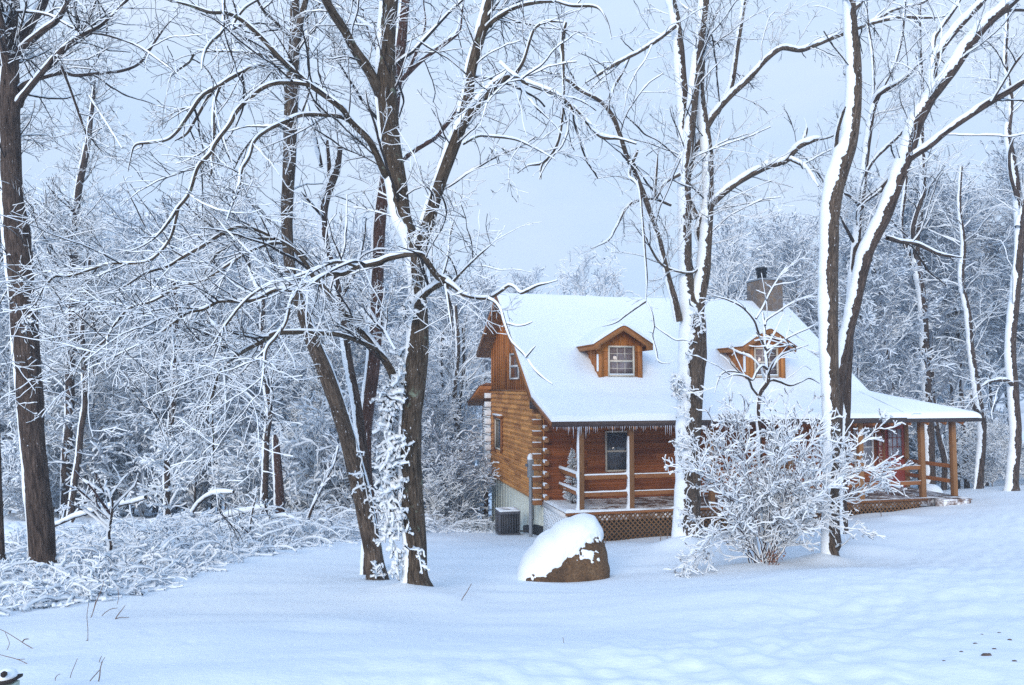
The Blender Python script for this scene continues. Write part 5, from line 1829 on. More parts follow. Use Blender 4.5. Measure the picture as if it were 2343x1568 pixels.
# --- mid-distance trees in the wood at the left
for k, (lab, Y, st, bm_) in enumerate((
    ("tall slim dark tree rising straight above the left wood", 26.0, [(150, 1174, 10), (152, 1046, 10), (160, 940, 9.5), (160, 856, 9.5), (166, 756, 9.5), (168, 623, 9), (171, 523, 8), (180, 433, 7.4), (190, 383, 7), (203, 317, 6), (208, 270, 5), (213, 233, 4), (217, 183, 2.4)], 'bark_dark'),
    ("thin dark trunk just right of the tall slim dark tree", 25.0, [(163, 1168, 7), (172, 1100, 6.6), (180, 1046, 6.4), (186, 980, 6), (195, 920, 6), (192, 830, 5.4), (188, 740, 5), (200, 660, 4), (205, 590, 3)], 'bark_dark'),
    ("wavy dark trunk in the wood left of the leaning tree", 22.0, [(604, 1178, 8), (607, 1090, 7), (610, 1006, 6.6), (617, 940, 6.4), (607, 873, 6), (600, 790, 5.6), (601, 690, 5), (588, 655, 4.4), (574, 623, 3.6), (568, 590, 2.6)], 'bark_dark'),
    ("slim straight trunk in the middle of the left wood", 24.0, [(383, 1178, 7), (382, 1046, 6.6), (392, 960, 6.2), (400, 880, 5.8), (398, 800, 5), (405, 720, 4.4), (398, 640, 3.4)], 'bark_dark'),
    ("bent slim trunk left of the cabin's rear post", 31.0, [(1034, 1220, 9), (1038, 1150, 8.4), (1052, 1100, 8), (1055, 1050, 7.4), (1045, 1000, 7), (1040, 900, 6), (1048, 800, 5), (1042, 700, 4)], 'bark'),
    ("straight slim trunk nearest the cabin's rear post", 31.5, [(1061, 1218, 8), (1058, 1150, 7.6), (1050, 1080, 7), (1044, 1020, 6.4), (1050, 930, 6), (1060, 840, 5), (1058, 750, 4)], 'bark'),
    ("thin dark trunk between the biggest tree and the bent trunk", 33.0, [(1013, 1206, 7), (1012, 1112, 6.6), (1010, 1030, 6), (1014, 940, 5.4), (1008, 850, 5), (1012, 760, 4)], 'bark_dark'))):
    traced_tree("tree", lab, "tree", Y, [(0, 0.4, st)], [], bm_, dens=0.8, tl=1.35, seed=20 + k, cover=1.0, autos=1.15, low_twig_y=1050 if k else 960, hmin=0.016, levels=3 if k < 4 else 2)
traced_tree("dead_tree", "broken brown stub of a trunk in the wood left of the leaning tree", "dead tree", 21.0,
            [(0, 0, [(640, 1178, 11), (638, 1110, 10), (634, 1050, 9), (631, 1010, 7), (628, 995, 3)])], [], 'bark_red', dens=0, seed=31, cover=0.8)

# ------------------------------------------------------------------ the wood behind: a few tree kinds, copied as individuals


def proto_tree(seed, h, r, kind):
    """returns (trunk mesh builder, crown mesh builder) of one tree of height h standing at the origin"""
    rng = np.random.default_rng(seed)
    n = 24
    t = np.linspace(0, 1, n)
    P = np.zeros((n, 3))
    ax, ay = rng.normal(0, 0.05, 2)
    P[:, 2] = t * h - 0.2
    P[:, 0] = ax * h * t ** 1.4 + 0.012 * h * np.cumsum(rng.normal(0, 1, n)) * 0.22
    P[:, 1] = ay * h * t ** 1.4 + 0.012 * h * np.cumsum(rng.normal(0, 1, n)) * 0.22
    R = r * (1 - t) ** 0.8 + 0.006
    tb, cb = MB(), MB()
    P2, R2 = resample(P, R, 0.16)
    limb_tube(tb, P2, R2, 8, 0.08, 1, 0.85, seed, 1.1)
    A, AR = P[None], R[None]
    sn, hm = 1.6, 0.022
    if kind == 'shrub':
        C, CR = grow(A, AR, 7.0, 0.68 * h, 40, 10, grav=-0.085, up=0.25, t0=0.03, rk=0.6, rtip=0.006, rng=rng, jit=0.16, lenfall=0.5)
        sn, hm = 1.5, 0.024
    else:
        C, CR = grow(A, AR, 3.6 if kind == 'dense' else 2.6, (0.36 if kind == 'dense' else 0.42) * h, 46 if kind == 'dense' else 30, 9, grav=0.02, up=0.28 if kind == 'dense' else 0.42, t0=0.15 if kind == 'dense' else 0.28, rk=0.42, rtip=0.006, rng=rng, jit=0.13, lenfall=0.62)
    twig_tubes(cb, C, CR, sn, hm, rng)
    C1, R1 = grow(C, CR, 2.9, 1.3 if kind != 'shrub' else 0.8, 46, 7, grav=-0.03, up=0.12, t0=0.08, rtip=0.006, rng=rng, jit=0.17)
    twig_tubes(cb, C1, R1, sn, hm, rng)
    C2, R2_ = grow(C1, R1, 5.0 if kind != 'far' else 3.6, 0.62, 46, 5, grav=-0.05, up=0.08, t0=0.05, rtip=0.005, rng=rng, jit=0.2)
    twig_tubes(cb, C2, R2_, sn, hm, rng)
    if kind != 'far':
        C3, R3 = grow(C2, R2_, 6.0, 0.28, 48, 3, up=0.05, t0=0.05, rtip=0.0045, rng=rng, jit=0.2)
        twig_tubes(cb, C3, R3, sn, hm, rng)
    return tb, cb


PROTO = {}
KINDS = [('dense', 12.0, 0.10, 101), ('dense', 13.0, 0.13, 102), ('dense', 11.0, 0.085, 103), ('open', 14.0, 0.13, 104), ('open', 15.0, 0.15, 105),
         ('far', 13.0, 0.12, 106), ('far', 14.0, 0.12, 107), ('shrub', 3.0, 0.035, 108), ('shrub', 3.6, 0.04, 109), ('shrub', 2.4, 0.03, 110)]


class Kind:
    pass


def get_proto(i):
    if i not in PROTO:
        kind, h, r, s = KINDS[i]
        tb, cb = proto_tree(s, h, r, kind)
        root = empty("tree" if kind != 'shrub' else "shrub", (0, 0, 0))
        a = tb.build("trunk" if kind != 'shrub' else "stem", [M['bark_dark'], M['snow']], root, smooth=True)
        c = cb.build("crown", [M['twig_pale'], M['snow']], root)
        PROTO[i] = [root, a, c, False]
    return PROTO[i]


def plant(i, pos, scale, rz, label, cat, group):
    root, a, c, used = get_proto(i)
    if not used:
        r = root
        PROTO[i][3] = True
    else:
        r = root.copy()
        COL.objects.link(r)
        for ch in (a, c):
            d = ch.copy()
            COL.objects.link(d)
            d.parent = r
    r.location = [float(v) for v in pos]
    r.rotation_euler = (0, 0, rz)
    r.scale = scale
    tag(r, label, cat, group)
    return r


wood = np.random.default_rng(77)


def rank(px0, px1, Y0, Y1, n, top_fn, kinds, label, cat, group):
    """n trees spread over the picture columns px0..px1 between Y0 and Y1 metres ahead; top_fn(px) is how high their tops reach"""
    for k in range(n):
        px = px0 + (px1 - px0) * (k + wood.random()) / n
        Y = Y0 + (Y1 - Y0) * wood.random()
        p = gpt(px, 1000, Y)
        ztop = CZ + (885 - top_fn(px) + wood.normal(0, 22)) / F * Y
        i = kinds[int(wood.random() * len(kinds))]
        h = KINDS[i][1]
        s = max(0.35, (ztop - p[2]) / (h * 1.09))
        wd = s * (0.85 + 0.3 * wood.random()) if s < 1.3 else 1.3 * (s / 1.3) ** 0.6
        plant(i, (p[0], p[1], p[2] - 0.05), (wd, wd, s), wood.random() * 6.28, label, cat, group)


def top_left(px):
    return float(np.interp(px, [-200, 60, 200, 330, 480, 640, 760, 900, 1000, 1100], [400, 440, 430, 470, 460, 470, 520, 560, 600, 640]))


def top_mid(px):
    return float(np.interp(px, [1000, 1100, 1180, 1250, 1330, 1400, 1460, 1600, 1700], [640, 650, 622, 605, 600, 640, 690, 660, 560]))


def top_right(px):
    return float(np.interp(px, [1600, 1680, 1760, 1850, 1960, 2060, 2150, 2250, 2350, 2500], [600, 520, 510, 500, 430, 400, 330, 380, 300, 250]))


GL, GR, GC = "snowy trees of the wood left of the cabin", "snowy trees of the wood right of the cabin", "far trees on the skyline behind the cabin roof"
rank(-160, 1080, 27, 34, 18, lambda x: top_left(x) + 150 + 60 * math.sin(x * 0.05), [0, 1, 2], "snow-laden thin tree at the front of the wood left of the cabin", "tree", GL)
rank(-160, 1080, 34, 44, 20, lambda x: top_left(x) + 50, [0, 1, 2], "snow-covered tree deep inside the wood left of the cabin", "tree", GL)
rank(-220, 1060, 46, 60, 20, lambda x: top_left(x) + 10, [5, 6, 1], "pale far tree at the back of the wood left of the cabin", "tree", GL)
rank(1110, 1460, 58, 70, 9, top_mid, [5, 6], "small far leafless tree on the skyline above the cabin ridge", "tree", GC)
rank(1020, 1120, 40, 52, 5, lambda x: 660, [5, 6], "pale thin tree in the gap left of the cabin gable", "tree", GC)
rank(1600, 1900, 40, 54, 12, top_right, [5, 6], "pale leafless tree behind the chimney end of the cabin", "tree", GR)
rank(1880, 2520, 28, 38, 16, lambda x: top_right(x) + 60, [3, 4, 0], "snow-covered tree in the wood beside the right porch", "tree", GR)
rank(1880, 2560, 40, 54, 15, lambda x: top_right(x) + 120, [1, 2, 5, 6], "pale far tree at the back of the wood right of the cabin", "tree", GR)
SL, SR = "snow-loaded shrubs under the trees of the left wood", "snow-loaded shrubs under the trees of the right wood"
rank(-150, 1070, 24, 30, 34, lambda x: 1010 + 60 * math.sin(x * 0.11), [7, 8, 9], "low shrub bowed with snow along the edge of the left wood", "shrub", SL)
rank(-150, 1090, 30, 40, 34, lambda x: 950 + 60 * math.sin(x * 0.07), [7, 8, 9], "snow-loaded shrub deeper under the trees of the left wood", "shrub", SL)
rank(2230, 2520, 29, 38, 9, lambda x: 1010, [7, 8, 9], "low shrub bowed with snow beyond the right porch steps", "shrub", SR)
rank(1980, 2300, 30, 44, 12, lambda x: 960, [7, 8, 9], "snow-loaded shrub seen through and above the right porch", "shrub", SR)


# ------------------------------------------------------------------ brambles: one tangled mass nobody could count
def undergrowth():
    rng = np.random.default_rng(5)
    mb = MB()
    n = 5000
    X, Y = np.zeros(n), np.zeros(n)
    i = 0
    while i < n:
        y = 8.6 + 20.0 * rng.random() ** 0.9
        x = float(lawn_edge(y)) - abs(rng.normal(0, 1)) * 2.6 + 0.55 * rng.random() ** 3
        if x / y < -0.78:
            continue
        X[i], Y[i] = x, y
        i += 1
    rr = rng.random(400)
    X = np.r_[X, -2.6 + 2.4 * rr]
    Y = np.r_[Y, 25.5 + 5 * rng.random(400)]
    n = len(X)
    Z = gz(X, Y)
    L = (0.2 + 0.7 * rng.random(n) ** 1.8) * np.interp(Y, [9, 11, 16, 20], [0.6, 0.9, 1.4, 2.0])
    az = rng.uniform(0, 6.28, n)
    el = np.radians(rng.uniform(5, 50, n))
    m = 8
    P = np.zeros((n, m, 3))
    P[:, 0] = np.stack([X, Y, Z - 0.03], 1)
    d = np.stack([np.cos(az) * np.cos(el), np.sin(az) * np.cos(el), np.sin(el)], 1)
    for k in range(1, m):
        P[:, k] = P[:, k - 1] + d * (L / (m - 1))[:, None]
        d = unit(d + rng.normal(0, 0.13, (n, 3)) + np.array([0, 0, -0.22]))
    gzz = gz(P[..., 0], P[..., 1])
    P[..., 2] = np.maximum(P[..., 2], gzz + 0.015)
    R = (0.003 + 0.004 * rng.random(n))[:, None] * np.linspace(1, 0.5, m)[None]
    twig_tubes(mb, P, R, 1.9, 0.017, rng)
    C, CR = grow(P, R, 7.0, 0.30, 55, 6, grav=-0.16, up=0.05, t0=0.1, rk=0.7, rtip=0.0035, rng=rng, jit=0.25)
    C[..., 2] = np.maximum(C[..., 2], gz(C[..., 0], C[..., 1]) + 0.01)
    CR = CR * 0.7
    twig_tubes(mb, C, CR, 1.6, 0.011, rng)
    C2, CR2 = grow(C, CR, 8.0, 0.14, 50, 3, grav=-0.05, t0=0.1, rk=0.7, rtip=0.003, rng=rng, jit=0.25)
    twig_tubes(mb, C2, CR2, 1.3, 0.008, rng)
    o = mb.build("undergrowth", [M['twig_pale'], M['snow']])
    tag(o, "tangled brambles weighed down with snow along the lawn's left edge", "undergrowth", None, 'stuff')


undergrowth()


# a few arched saplings and fallen boughs that stand out of the brambles
def bough(label, name, cat, Y, pts, dz=0.0, per=3.0, ln_=0.4, sn=1.7, seed=0, group=None, mat='bush_twig', hm=0.02):
    rng = np.random.default_rng(seed)
    P, R = poly3((0, dz, pts), Y)
    P, R = resample(P, R, 0.08)
    base = P[0]
    root = empty(name, base)
    tag(root, label, cat, group)
    sb = MB()
    limb_tube(sb, P, R, 7, 0.05, 1, 1.35, seed, 1.5)
    sb.build("stem", [M['bark_dark'], M['snow']], root, smooth=True, loc=base)
    if per:
        cb = MB()
        A, AR = as_array([(P, R)], 20)
        C, CR = grow(A, AR, per, ln_, 48, 5, grav=-0.03, up=0.1, t0=0.2, rk=0.6, rtip=0.0035, rng=rng)
        twig_tubes(cb, C, CR, sn, hm, rng)
        C2, CR2 = grow(C, CR, 7, ln_ * 0.45, 48, 3, rk=0.6, rtip=0.003, rng=rng)
        twig_tubes(cb, C2, CR2, sn, hm * 0.7, rng)
        cb.build("twigs", [M[mat], M['snow']], root, loc=base)
    return root


G = "bent saplings sticking out of the brambles"
bough("young sapling with a forked top right of the leftmost big trunk", "sapling", "sapling", 13.6, [(249, 1270, 4), (254, 1250, 3.6), (249, 1225, 3.2), (254, 1190, 2.8), (258, 1155, 2.4), (252, 1130, 1.8), (240, 1118, 1.2)], 0, 7, 0.9, 1.5, 1, G)
bough("long thick snow-topped bough leaning right out of the brambles", "fallen_branch", "branch", 16.5, [(120, 1205, 4), (180, 1180, 4), (250, 1160, 4.5), (300, 1150, 4), (335, 1140, 3)], -0.8, 3, 0.5, 1.6, 2)
bough("arched white bough before the slim straight trunk", "fallen_branch", "branch", 20, [(440, 1172, 4), (456, 1150, 4), (480, 1132, 4), (510, 1126, 4), (535, 1127, 3)], -0.5, 3, 0.4, 1.6, 3)
bough("low snowy log sloping between brambles left of the broken stub", "fallen_branch", "branch", 19, [(490, 1192, 5), (520, 1180, 5), (550, 1172, 5), (580, 1166, 4), (610, 1160, 3)], -0.6, 4, 0.4, 1.5, 4)
bough("snow-bowed cane arching right beside the broken brown stub", "sapling", "sapling", 18.5, [(590, 1205, 3), (615, 1188, 3), (650, 1180, 3.2), (675, 1190, 2.6), (690, 1215, 2)], -0.4, 4, 0.4, 1.6, 5, G)
bough("upright white cane in the brambles left of the leaning tree", "sapling", "sapling", 17.5, [(566, 1255, 2.4), (570, 1225, 2.2), (574, 1190, 2.2), (580, 1160, 1.8), (586, 1138, 1.2)], 0, 5, 0.4, 1.5, 6, G)
bough("two-pronged sapling at the foot of the thin dark trunk", "sapling", "sapling", 22, [(165, 1195, 3), (176, 1175, 3), (195, 1150, 2.6), (215, 1125, 2.2), (222, 1112, 1.4)], 0, 4, 0.5, 1.5, 7, G)
bough("slim snowy sapling leaning left behind the leaning tree's foot", "sapling", "sapling", 19.5, [(705, 1190, 3), (720, 1150, 3), (745, 1100, 2.6), (765, 1060, 2.4), (775, 1020, 2)], 0.5, 5, 0.7, 1.5, 8, G)


# ------------------------------------------------------------------ big shrub and the little tree inside it
def shrub_and_tree():
    rng = np.random.default_rng(42)
    Y = 13.6
    base = gpt(1748, 1288, Y)
    root = empty("shrub", base)
    tag(root, "big many-stemmed shrub thick with snow in front of the porch", "shrub")
    stems = []
    # picture ends of the main stems, spread in depth too
    ends = [(1545, 1295, -0.5), (1560, 1180, 0.3), (1590, 1080, -0.8), (1560, 1010, 0.6), (1610, 960, 0.2), (1660, 925, 0.9), (1700, 900, -0.4), (1755, 905, 0.4), (1810, 915, -0.7),
            (1860, 930, 0.7), (1905, 950, -0.9), (1960, 960, 0.2), (2025, 965, -0.6), (2050, 1075, -0.9), (2015, 1110, -0.4), (1985, 1140, 0.4), (2000, 1215, -0.5), (1640, 1130, -1.1), (1700, 1040, -1.2),
            (1790, 1010, -1.3), (1850, 1060, -1.2), (1900, 1120, -1.2), (1630, 1010, 1.2), (1720, 960, 1.3), (1830, 980, 1.2), (1900, 1030, 1.1), (1580, 1240, -0.9), (1950, 1050, 0.9),
            (1540, 1060, -0.2), (1680, 1200, -1.0), (1820, 1190, -1.1)]
    sb = MB()
    for k, (ex, ey, dz) in enumerate(ends):
        e = at(1750 + (ex - 1750) * 0.94, ey, Y + dz)
        b = base + np.array([rng.normal(0, 0.10), rng.normal(0, 0.10), -0.1])
        # rise steeply, then bend outward
        mid = b + (e - b) * 0.45 + np.array([0, 0, 0.22 * np.linalg.norm((e - b)[:2]) + 0.1])
        P, R = resample([b, b + (mid - b) * 0.5 + rng.normal(0, 0.03, 3), mid, (mid + e) / 2 + rng.normal(0, 0.05, 3) + np.array([0, 0, 0.05]), e], [0.011, 0.009, 0.007, 0.005, 0.0025], 0.05)
        P = P + np.cumsum(rng.normal(0, 0.007, P.shape), 0)
        b2 = MB()
        limb_tube(b2, P, R, 6, 0.04, 1, 1.0, k, 0.75)
        b2.build("stem", [M['bush_twig'], M['snow']], root, smooth=True, loc=base)
        stems.append((P, R))
    A, AR = as_array(stems, 24)
    cb = MB()
    C, CR = grow(A, AR, 8.5, 0.55, 40, 8, grav=-0.03, up=0.16, t0=0.18, rk=0.7, rtip=0.004, rng=rng, jit=0.17, lenfall=0.3)
    CR = CR * 0.75
    twig_tubes(cb, C, CR, 1.5, 0.010, rng, 0)
    C1, R1 = grow(C, CR, 9.5, 0.26, 45, 4, grav=-0.02, up=0.1, t0=0.1, rk=0.7, rtip=0.0035, rng=rng, jit=0.2)
    R1 = R1 * 0.8
    twig_tubes(cb, C1, R1, 1.5, 0.009, rng, 0)
    C2, R2 = grow(C1, R1, 12.0, 0.11, 45, 3, t0=0.1, rk=0.7, rtip=0.003, rng=rng, jit=0.2)
    twig_tubes(cb, C2, R2, 1.4, 0.006, rng, 0)
    cb.build("twigs", [M['bush_twig'], M['snow']], root, loc=base)
    # dead leaves still clinging at the foot
    lb = MB()
    c0 = gpt(1772, 1280, 13.2)
    for i in range(90):
        c = c0 + np.array([rng.normal(0, 0.10), rng.normal(0, 0.1), abs(rng.normal(0.12, 0.10))])
        a, b3 = unit(rng.normal(size=3)), unit(rng.normal(size=3))
        lb.quads([c - a * .03, c + b3 * .015, c + a * .03, c - b3 * .015 + np.array([0, 0, .004])], [(0, 1, 2, 3)], 0)
    o = lb.build("dead_leaves", M['deadleaf'], root, loc=base)
    o["kind"] = "stuff"
    # the slender tree behind and inside the shrub
    traced_tree("tree", "slender young tree rising out of the snowy shrub before the right dormer", "tree", 15.2,
                [(0, 0.2, [(1748, 1262, 5.44), (1744, 1150, 5.03), (1740, 1040, 4.76), (1735, 950, 4.49), (1737, 915, 4.49), (1741, 897, 4.76), (1752, 882, 4.76), (1758, 868, 4.35), (1755, 830, 3.54), (1752, 800, 3.13), (1751, 770, 2.86), (1748, 735, 2.45), (1745, 715, 2.04)])],
                [(0.1, 0.8, [(1752, 880, 3.67), (1765, 870, 3.13), (1785, 874, 2.99), (1808, 882, 2.72), (1832, 874, 2.31), (1852, 866, 1.90), (1875, 878, 1.36)]),
                 (0.1, -0.7, [(1756, 845, 2.99), (1744, 838, 2.58), (1732, 852, 2.31), (1722, 870, 2.04), (1706, 862, 1.90), (1680, 858, 1.63), (1655, 868, 1.36)]),
                 (0.1, -0.6, [(1752, 800, 2.45), (1735, 760, 2.18), (1726, 735, 1.90), (1700, 705, 1.77), (1668, 688, 1.56), (1630, 676, 1.22)]),
                 (0.1, 0.5, [(1751, 745, 2.31), (1755, 732, 2.04), (1782, 714, 1.84), (1810, 695, 1.70), (1840, 682, 1.50), (1868, 672, 1.22)]),
                 (0.1, 0.8, [(1730, 730, 1.90), (1745, 705, 1.77), (1765, 665, 1.63), (1780, 640, 1.36), (1800, 608, 1.02)]),
                 (0.1, 0.3, [(1754, 800, 2.18), (1778, 790, 2.04), (1800, 775, 1.90), (1826, 762, 1.63), (1850, 752, 1.50), (1872, 738, 1.22)]),
                 (0.1, -0.4, [(1738, 910, 2.72), (1722, 890, 2.31), (1712, 868, 2.04), (1680, 850, 1.77), (1650, 858, 1.56), (1635, 900, 1.22)]),
                 (0.1, -0.9, [(1757, 858, 2.31), (1770, 830, 2.04), (1790, 812, 1.77), (1820, 800, 1.50), (1850, 790, 1.16)])],
                'bark_dark', dens=0.5, tl=0.8, seed=50, cover=1.2, low_twig_y=960, thick=1.0, snow=1.3, hmin=0.012, flare=False)


shrub_and_tree()


# ------------------------------------------------------------------ boulder
def boulder():
    Y = 13.2
    c = at(1290, 1270, Y + 0.45)
    s = (Y + 0.45) / F
    # outline of the front view, clockwise from the right, about (1290, 1268)
    out = [(105, 45), (103, 10), (98, -20), (88, -54), (72, -74), (48, -78), (20, -70), (-25, -44), (-70, -16), (-98, 12), (-106, 32), (-110, 46), (-100, 62), (-60, 74), (0, 76), (50, 72), (92, 64)]
    ang = np.array([math.atan2(-y, x) for x, y in out])
    out = [(x * 0.94, y) for x, y in out]
    ang = np.array([math.atan2(-y, x) for x, y in out])
    rad = np.array([math.hypot(x, y) for x, y in out]) * s
    o = np.argsort(ang)
    ang, rad = ang[o], rad[o]
    ang = np.r_[ang[-1] - 2 * np.pi, ang, ang[0] + 2 * np.pi]
    rad = np.r_[rad[-1], rad, rad[0]]
    nt, npz = 180, 90
    th = np.linspace(-np.pi, np.pi, nt)
    ph = np.linspace(-np.pi / 2, np.pi / 2, npz)
    TH, PH = np.meshgrid(th, ph, indexing='ij')
    rr = np.interp(TH, ang, rad)
    # boxy in depth so the front reads as a face
    cp = np.sign(np.cos(PH)) * np.abs(np.cos(PH)) ** 0.62
    sp = np.sign(np.sin(PH)) * np.abs(np.sin(PH)) ** 0.75
    X = rr * cp * np.cos(TH)
    Z = rr * cp * np.sin(TH)
    # the top leans back, the face tilts
    Yy = 0.58 * sp * (1 + 0.15 * Z) + 0.28 * Z
    nz = vn(X * 2.3 + 5, Z * 2.3 + Yy, 61) * 0.03 + vn(X * 7, Z * 7 + 3 * Yy, 62) * 0.008
    P = np.stack([X + nz * np.cos(TH), Yy - nz * 0.4, Z + nz * np.sin(TH)], -1)
    root = empty("boulder", c)
    root.location = (c[0], c[1], float(gz(c[0], c[1])))
    loc = np.array(root.location)
    tag(root, "brown boulder capped with thick snow on the lawn before the cabin", "boulder")
    mb = MB()
    mb.grid((P + c)[::-1])
    mb.build("rock", M['rock'], root, smooth=True, loc=loc)
    # snow: thick on top and on the left, sinking away where the bare face begins
    Xn, Zn = P[..., 0] / s, P[..., 2] / s
    Zn = Zn - 20 * np.clip(-P[..., 1] / 0.6, 0, 1)
    front = P[..., 1] - 0.28 * Z < 0.25
    edge = np.interp(Xn, [-112, -88, -44, -12, 8, 30, 69, 87, 93, 103], [-62, -57, -45, -28, -6, 8, 31, 37, 28, 4])
    f = (Zn - edge) / 16 + 0.55 * vn(Xn / 9, Zn / 9, 63) + 0.3 * vn(Xn / 3.5, Zn / 3.5, 64)
    patch = 0.9 - np.hypot((Xn - 42) / 32, (Zn + 4 + 0.25 * (Xn - 42)) / 15) * 1.2 + 0.9 * vn(Xn / 8, Zn / 5, 66) + 0.3 * vn(Xn / 3, Zn / 3, 67)
    f = np.maximum(f, np.minimum(patch, 0.45))
    f = np.where(front, f, 2)
    th_ = np.clip(f, -1, 1.6)
    thick = np.where(th_ > 0, 0.055 * np.clip(th_, 0, 1.4) ** 0.55, 0.05 * th_)
    up = np.clip(Z / 0.6, 0, 1)
    Nrm = np.stack([cp * np.cos(TH), 0.9 * sp, cp * np.sin(TH)], -1)
    Nrm = unit(Nrm)
    S = P + Nrm * (thick * (0.55 + 0.45 * up))[..., None] - 0.01 * Nrm
    mb = MB()
    mb.grid((S + c)[::-1])
    mb.build("snow_cap", M['snow'], root, smooth=True, loc=loc)


boulder()


# ------------------------------------------------------------------ small things on the lawn
def weed(label, Y, strands, group="dry weeds poking out of the snow", name="weed", cat="weed"):
    P0, _ = poly3((0, 0, strands[0]), Y)
    base = P0[0]
    base = np.array([base[0], base[1], float(gz(base[0], base[1]))])
    mb = MB()
    for st in strands:
        P, R = poly3((0, 0.05, st), Y)
        P, R = resample(P, R, 0.03)
        P[:, 2] -= P0[0, 2] - base[2] + 0.01
        A, AR = as_array([(P, R)], max(4, min(len(P), 16)))
        twig_tubes(mb, A, AR, 0.1, 0.001)
    o = mb.build(name, [M['weed'], M['weed']], loc=base)
    tag(o, label, cat, group)


weed("tall thin dry stem right of the leftmost big trunk's foot", 8.2, [[(207, 1406, .8), (212, 1395, .8), (220, 1370, .8), (232, 1340, .7), (238, 1320, .5)], [(212, 1395, .7), (216, 1380, .7), (220, 1362, .5)]])
weed("thin upright stem below the leftmost big trunk, lower half bare", 6.6, [[(200, 1500, .6), (200, 1470, .6), (198, 1440, .6), (202, 1410, .6)], [(194, 1500, 1.5), (200, 1496, 1.5), (203, 1500, 1)]])
weed("short two-bladed dry tuft in the lawn's left part", 8.0, [[(262, 1438, 1), (268, 1428, 1), (278, 1415, .8), (286, 1404, .5)], [(262, 1436, .9), (275, 1432, .8), (295, 1432, .5)]])
weed("arched dry stalk bending right above the lawn's left edge", 8.6, [[(232, 1406, .7), (240, 1397, .7), (255, 1388, .7), (270, 1386, .5)], [(268, 1378, .5), (272, 1360, .5), (270, 1340, .4)]])
weed("pair of crossed dry stalks at the far left of the snow", 6.4, [[(80, 1479, .9), (60, 1468, .9), (40, 1455, .8), (10, 1437, .7), (-10, 1430, .6)], [(52, 1462, 1.2), (56, 1456, 1.2), (66, 1455, .8)], [(16, 1480, .6), (22, 1465, .6), (12, 1440, .5)]])
weed("long dry stalk lying low across the snow at the left edge", 5.4, [[(70, 1502, .8), (45, 1490, .8), (20, 1483, .8), (-15, 1474, .7)], [(57, 1488, .7), (40, 1489, .6)]])
weed("broken grass stem with a brush-like tip near the bottom edge", 4.7, [[(224, 1580, 1.2), (228, 1562, 1.2), (229, 1545, 1), (234, 1530, .8)], [(205, 1575, .9), (218, 1560, .9), (229, 1548, .7)], [(226, 1532, .8), (228, 1526, .8), (232, 1518, .6)], [(230, 1534, .6), (236, 1526, .5), (240, 1520, .4)]])
weed("straight slanting grass stem left of the brush-tipped stem", 4.9, [[(159, 1566, .7), (163, 1552, .7), (170, 1535, .6), (177, 1518, .5)]])
weed("short curved stem near the bottom edge left of the slanting stem", 4.8, [[(127, 1566, .8), (126, 1558, .8), (130, 1550, .7), (138, 1546, .5)]])
weed("lone leaning twig on open snow right of the biggest tree", 10.0, [[(1055, 1371, .9), (1060, 1362, .9), (1068, 1350, .8), (1079, 1331, .6)], [(1055, 1371, .6), (1066, 1370, .5), (1074, 1372, .4)]])
weed("tiny upright stem on the smooth snow, bottom centre", 6.0, [[(1289, 1465, .6), (1289, 1455, .6), (1288, 1448, .5)]])
weed("tuft of short stalks in front of the dark porch lattice", 18.2, [[(1376, 1236, .8), (1377, 1215, .8), (1380, 1195, .6)], [(1384, 1238, .8), (1386, 1222, .8), (1392, 1208, .6)], [(1352, 1236, .7), (1355, 1222, .7), (1355, 1210, .5)]])
weed("pair of pale dry stalks before the lattice left of the twin-stemmed tree", 17.6, [[(1510, 1228, 1), (1512, 1210, 1), (1508, 1196, .8)], [(1524, 1230, 1), (1527, 1212, 1), (1528, 1196, .8)]])
weed("thin pale stalk before the right porch's lattice", 19.8, [[(2016, 1166, .9), (2014, 1150, .9), (2012, 1130, .7), (2010, 1118, .5)]])

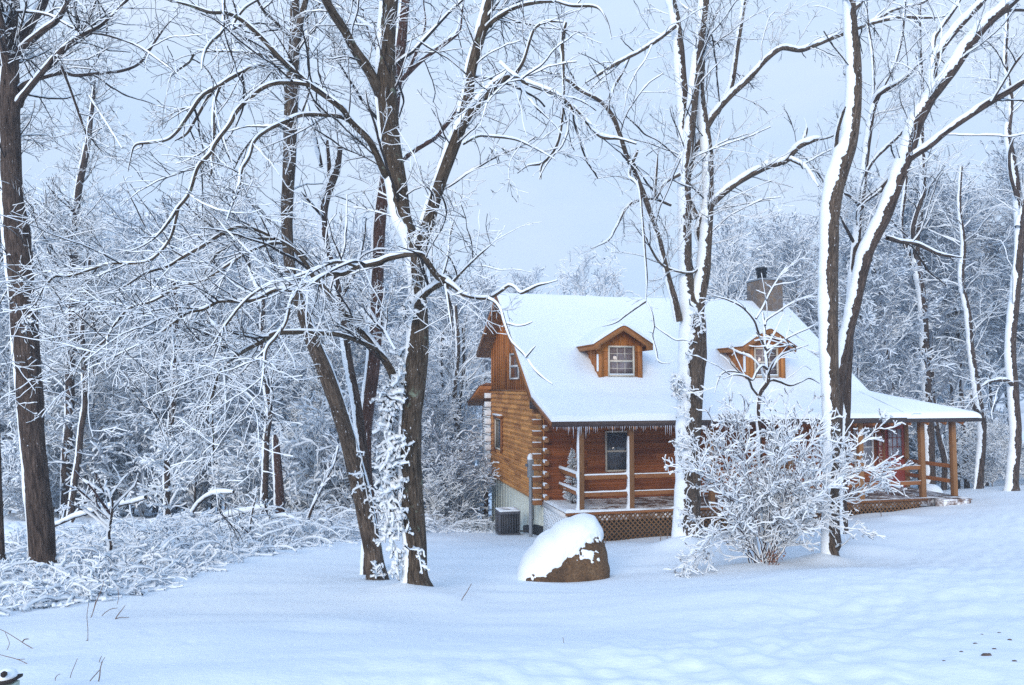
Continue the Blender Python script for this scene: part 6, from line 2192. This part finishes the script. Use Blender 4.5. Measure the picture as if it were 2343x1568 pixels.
rngp = np.random.default_rng(9)
pebble_at = [(2258, 1508, 4.9, 0.020), (2232, 1470, 5.3, 0.010), (2275, 1484, 5.1, 0.010), (2264, 1500, 4.95, 0.007), (2246, 1436, 5.7, 0.008), (2286, 1424, 5.8, 0.010), (2200, 1490, 5.0, 0.008), (2310, 1455, 5.45, 0.009), (2322, 1530, 4.7, 0.010), (2160, 1520, 4.75, 0.007)]
for k, (px, py, Y, r) in enumerate(pebble_at):
    p = gpt(px, py, Y)
    mb = MB()
    a = np.linspace(0, 2 * np.pi, 11)[:-1]
    for zz, rs in ((-0.3, 1.0), (0.25, 0.9), (0.55, 0.45)):
        pass
    prof = [(r * 0.9, -r * 0.5), (r * 1.15, 0.0), (r * 0.8, r * 0.45), (r * 0.25, r * 0.6)]
    mb.lathe(prof, (p[0], p[1], p[2]), 9, 0)
    mb.v[0] = mb.v[0]
    for i in range(len(mb.v)):
        d = mb.v[i] - p
        mb.v[i] = p + d * np.array([1.5, 0.9, 1.0]) + 0.15 * r * np.sin(d * 90 / max(r / 0.01, 1) + k)
    o = mb.build("stone", M['pebble'], loc=p, smooth=True)
    tag(o, "biggest reddish stone showing through the driveway snow" if k == 0 else "small dark stone showing through the driveway snow", "stone", "stones in the driveway snow at the lower right")

# pale post in the bottom left corner
p = gpt(16, 1560, 4.2)
root = empty("garden_post", p)
tag(root, "pale greenish post with a dark band and snowy top, bottom left corner", "post")
zt = at(16, 1543, 4.2)[2]
mb = MB()
mb.box((p[0] - 0.045, p[1] - 0.045, p[2] - 0.3), (p[0] + 0.045, p[1] + 0.045, zt - 0.045), 0)
mb.build("post", simple("pale_green_plastic", (0.42, 0.50, 0.44), 0.5), root, bevel=0.006, loc=p)
mb = MB()
mb.prism([(p[0] - 0.06, zt - 0.046), (p[0] + 0.055, zt - 0.03), (p[0] + 0.055, zt - 0.014), (p[0] - 0.06, zt - 0.026)], p[1] - 0.055, p[1] + 0.05, 'v', 0)
mb.build("band", M['near_black'], root, loc=p)
mb = MB()
mb.lathe([(0.045, -0.03), (0.05, -0.005), (0.042, 0.012), (0.024, 0.022), (0.006, 0.026)], (p[0], p[1], zt + 0.005), 14)
mb.build("snow_cap", M['snow'], root, smooth=True, loc=p)
for dx, r in ((0.018, 0.016), (-0.03, 0.010)):
    mb = MB()
    mb.lathe([(r * 0.4, -r), (r, -r * 0.4), (r, r * 0.5), (r * 0.4, r)], (p[0] + dx, p[1] - 0.055, zt + 0.02), 10)
    mb.build("knob", M['near_black'], root, smooth=True, loc=p)

# snow-covered rock beyond the steps
p = gpt(2128, 1105, 26.5)
root = empty("rock", p)
tag(root, "small round rock under a cap of snow right of the porch steps", "rock")
for nm, r, dz, mt in (("stone", 0.36, 0.0, 'rock'), ("snow_cap", 0.40, 0.10, 'snow')):
    mb = MB()
    mb.lathe([(r * 0.9, -0.15), (r, 0.02), (r * 0.96, 0.14), (r * 0.78, 0.26), (r * 0.45, 0.34), (r * 0.05, 0.36)], (p[0], p[1], p[2] + dz - (0.05 if nm == 'snow_cap' else 0)), 20)
    mb.build(nm, M[mt], root, smooth=True, loc=p)
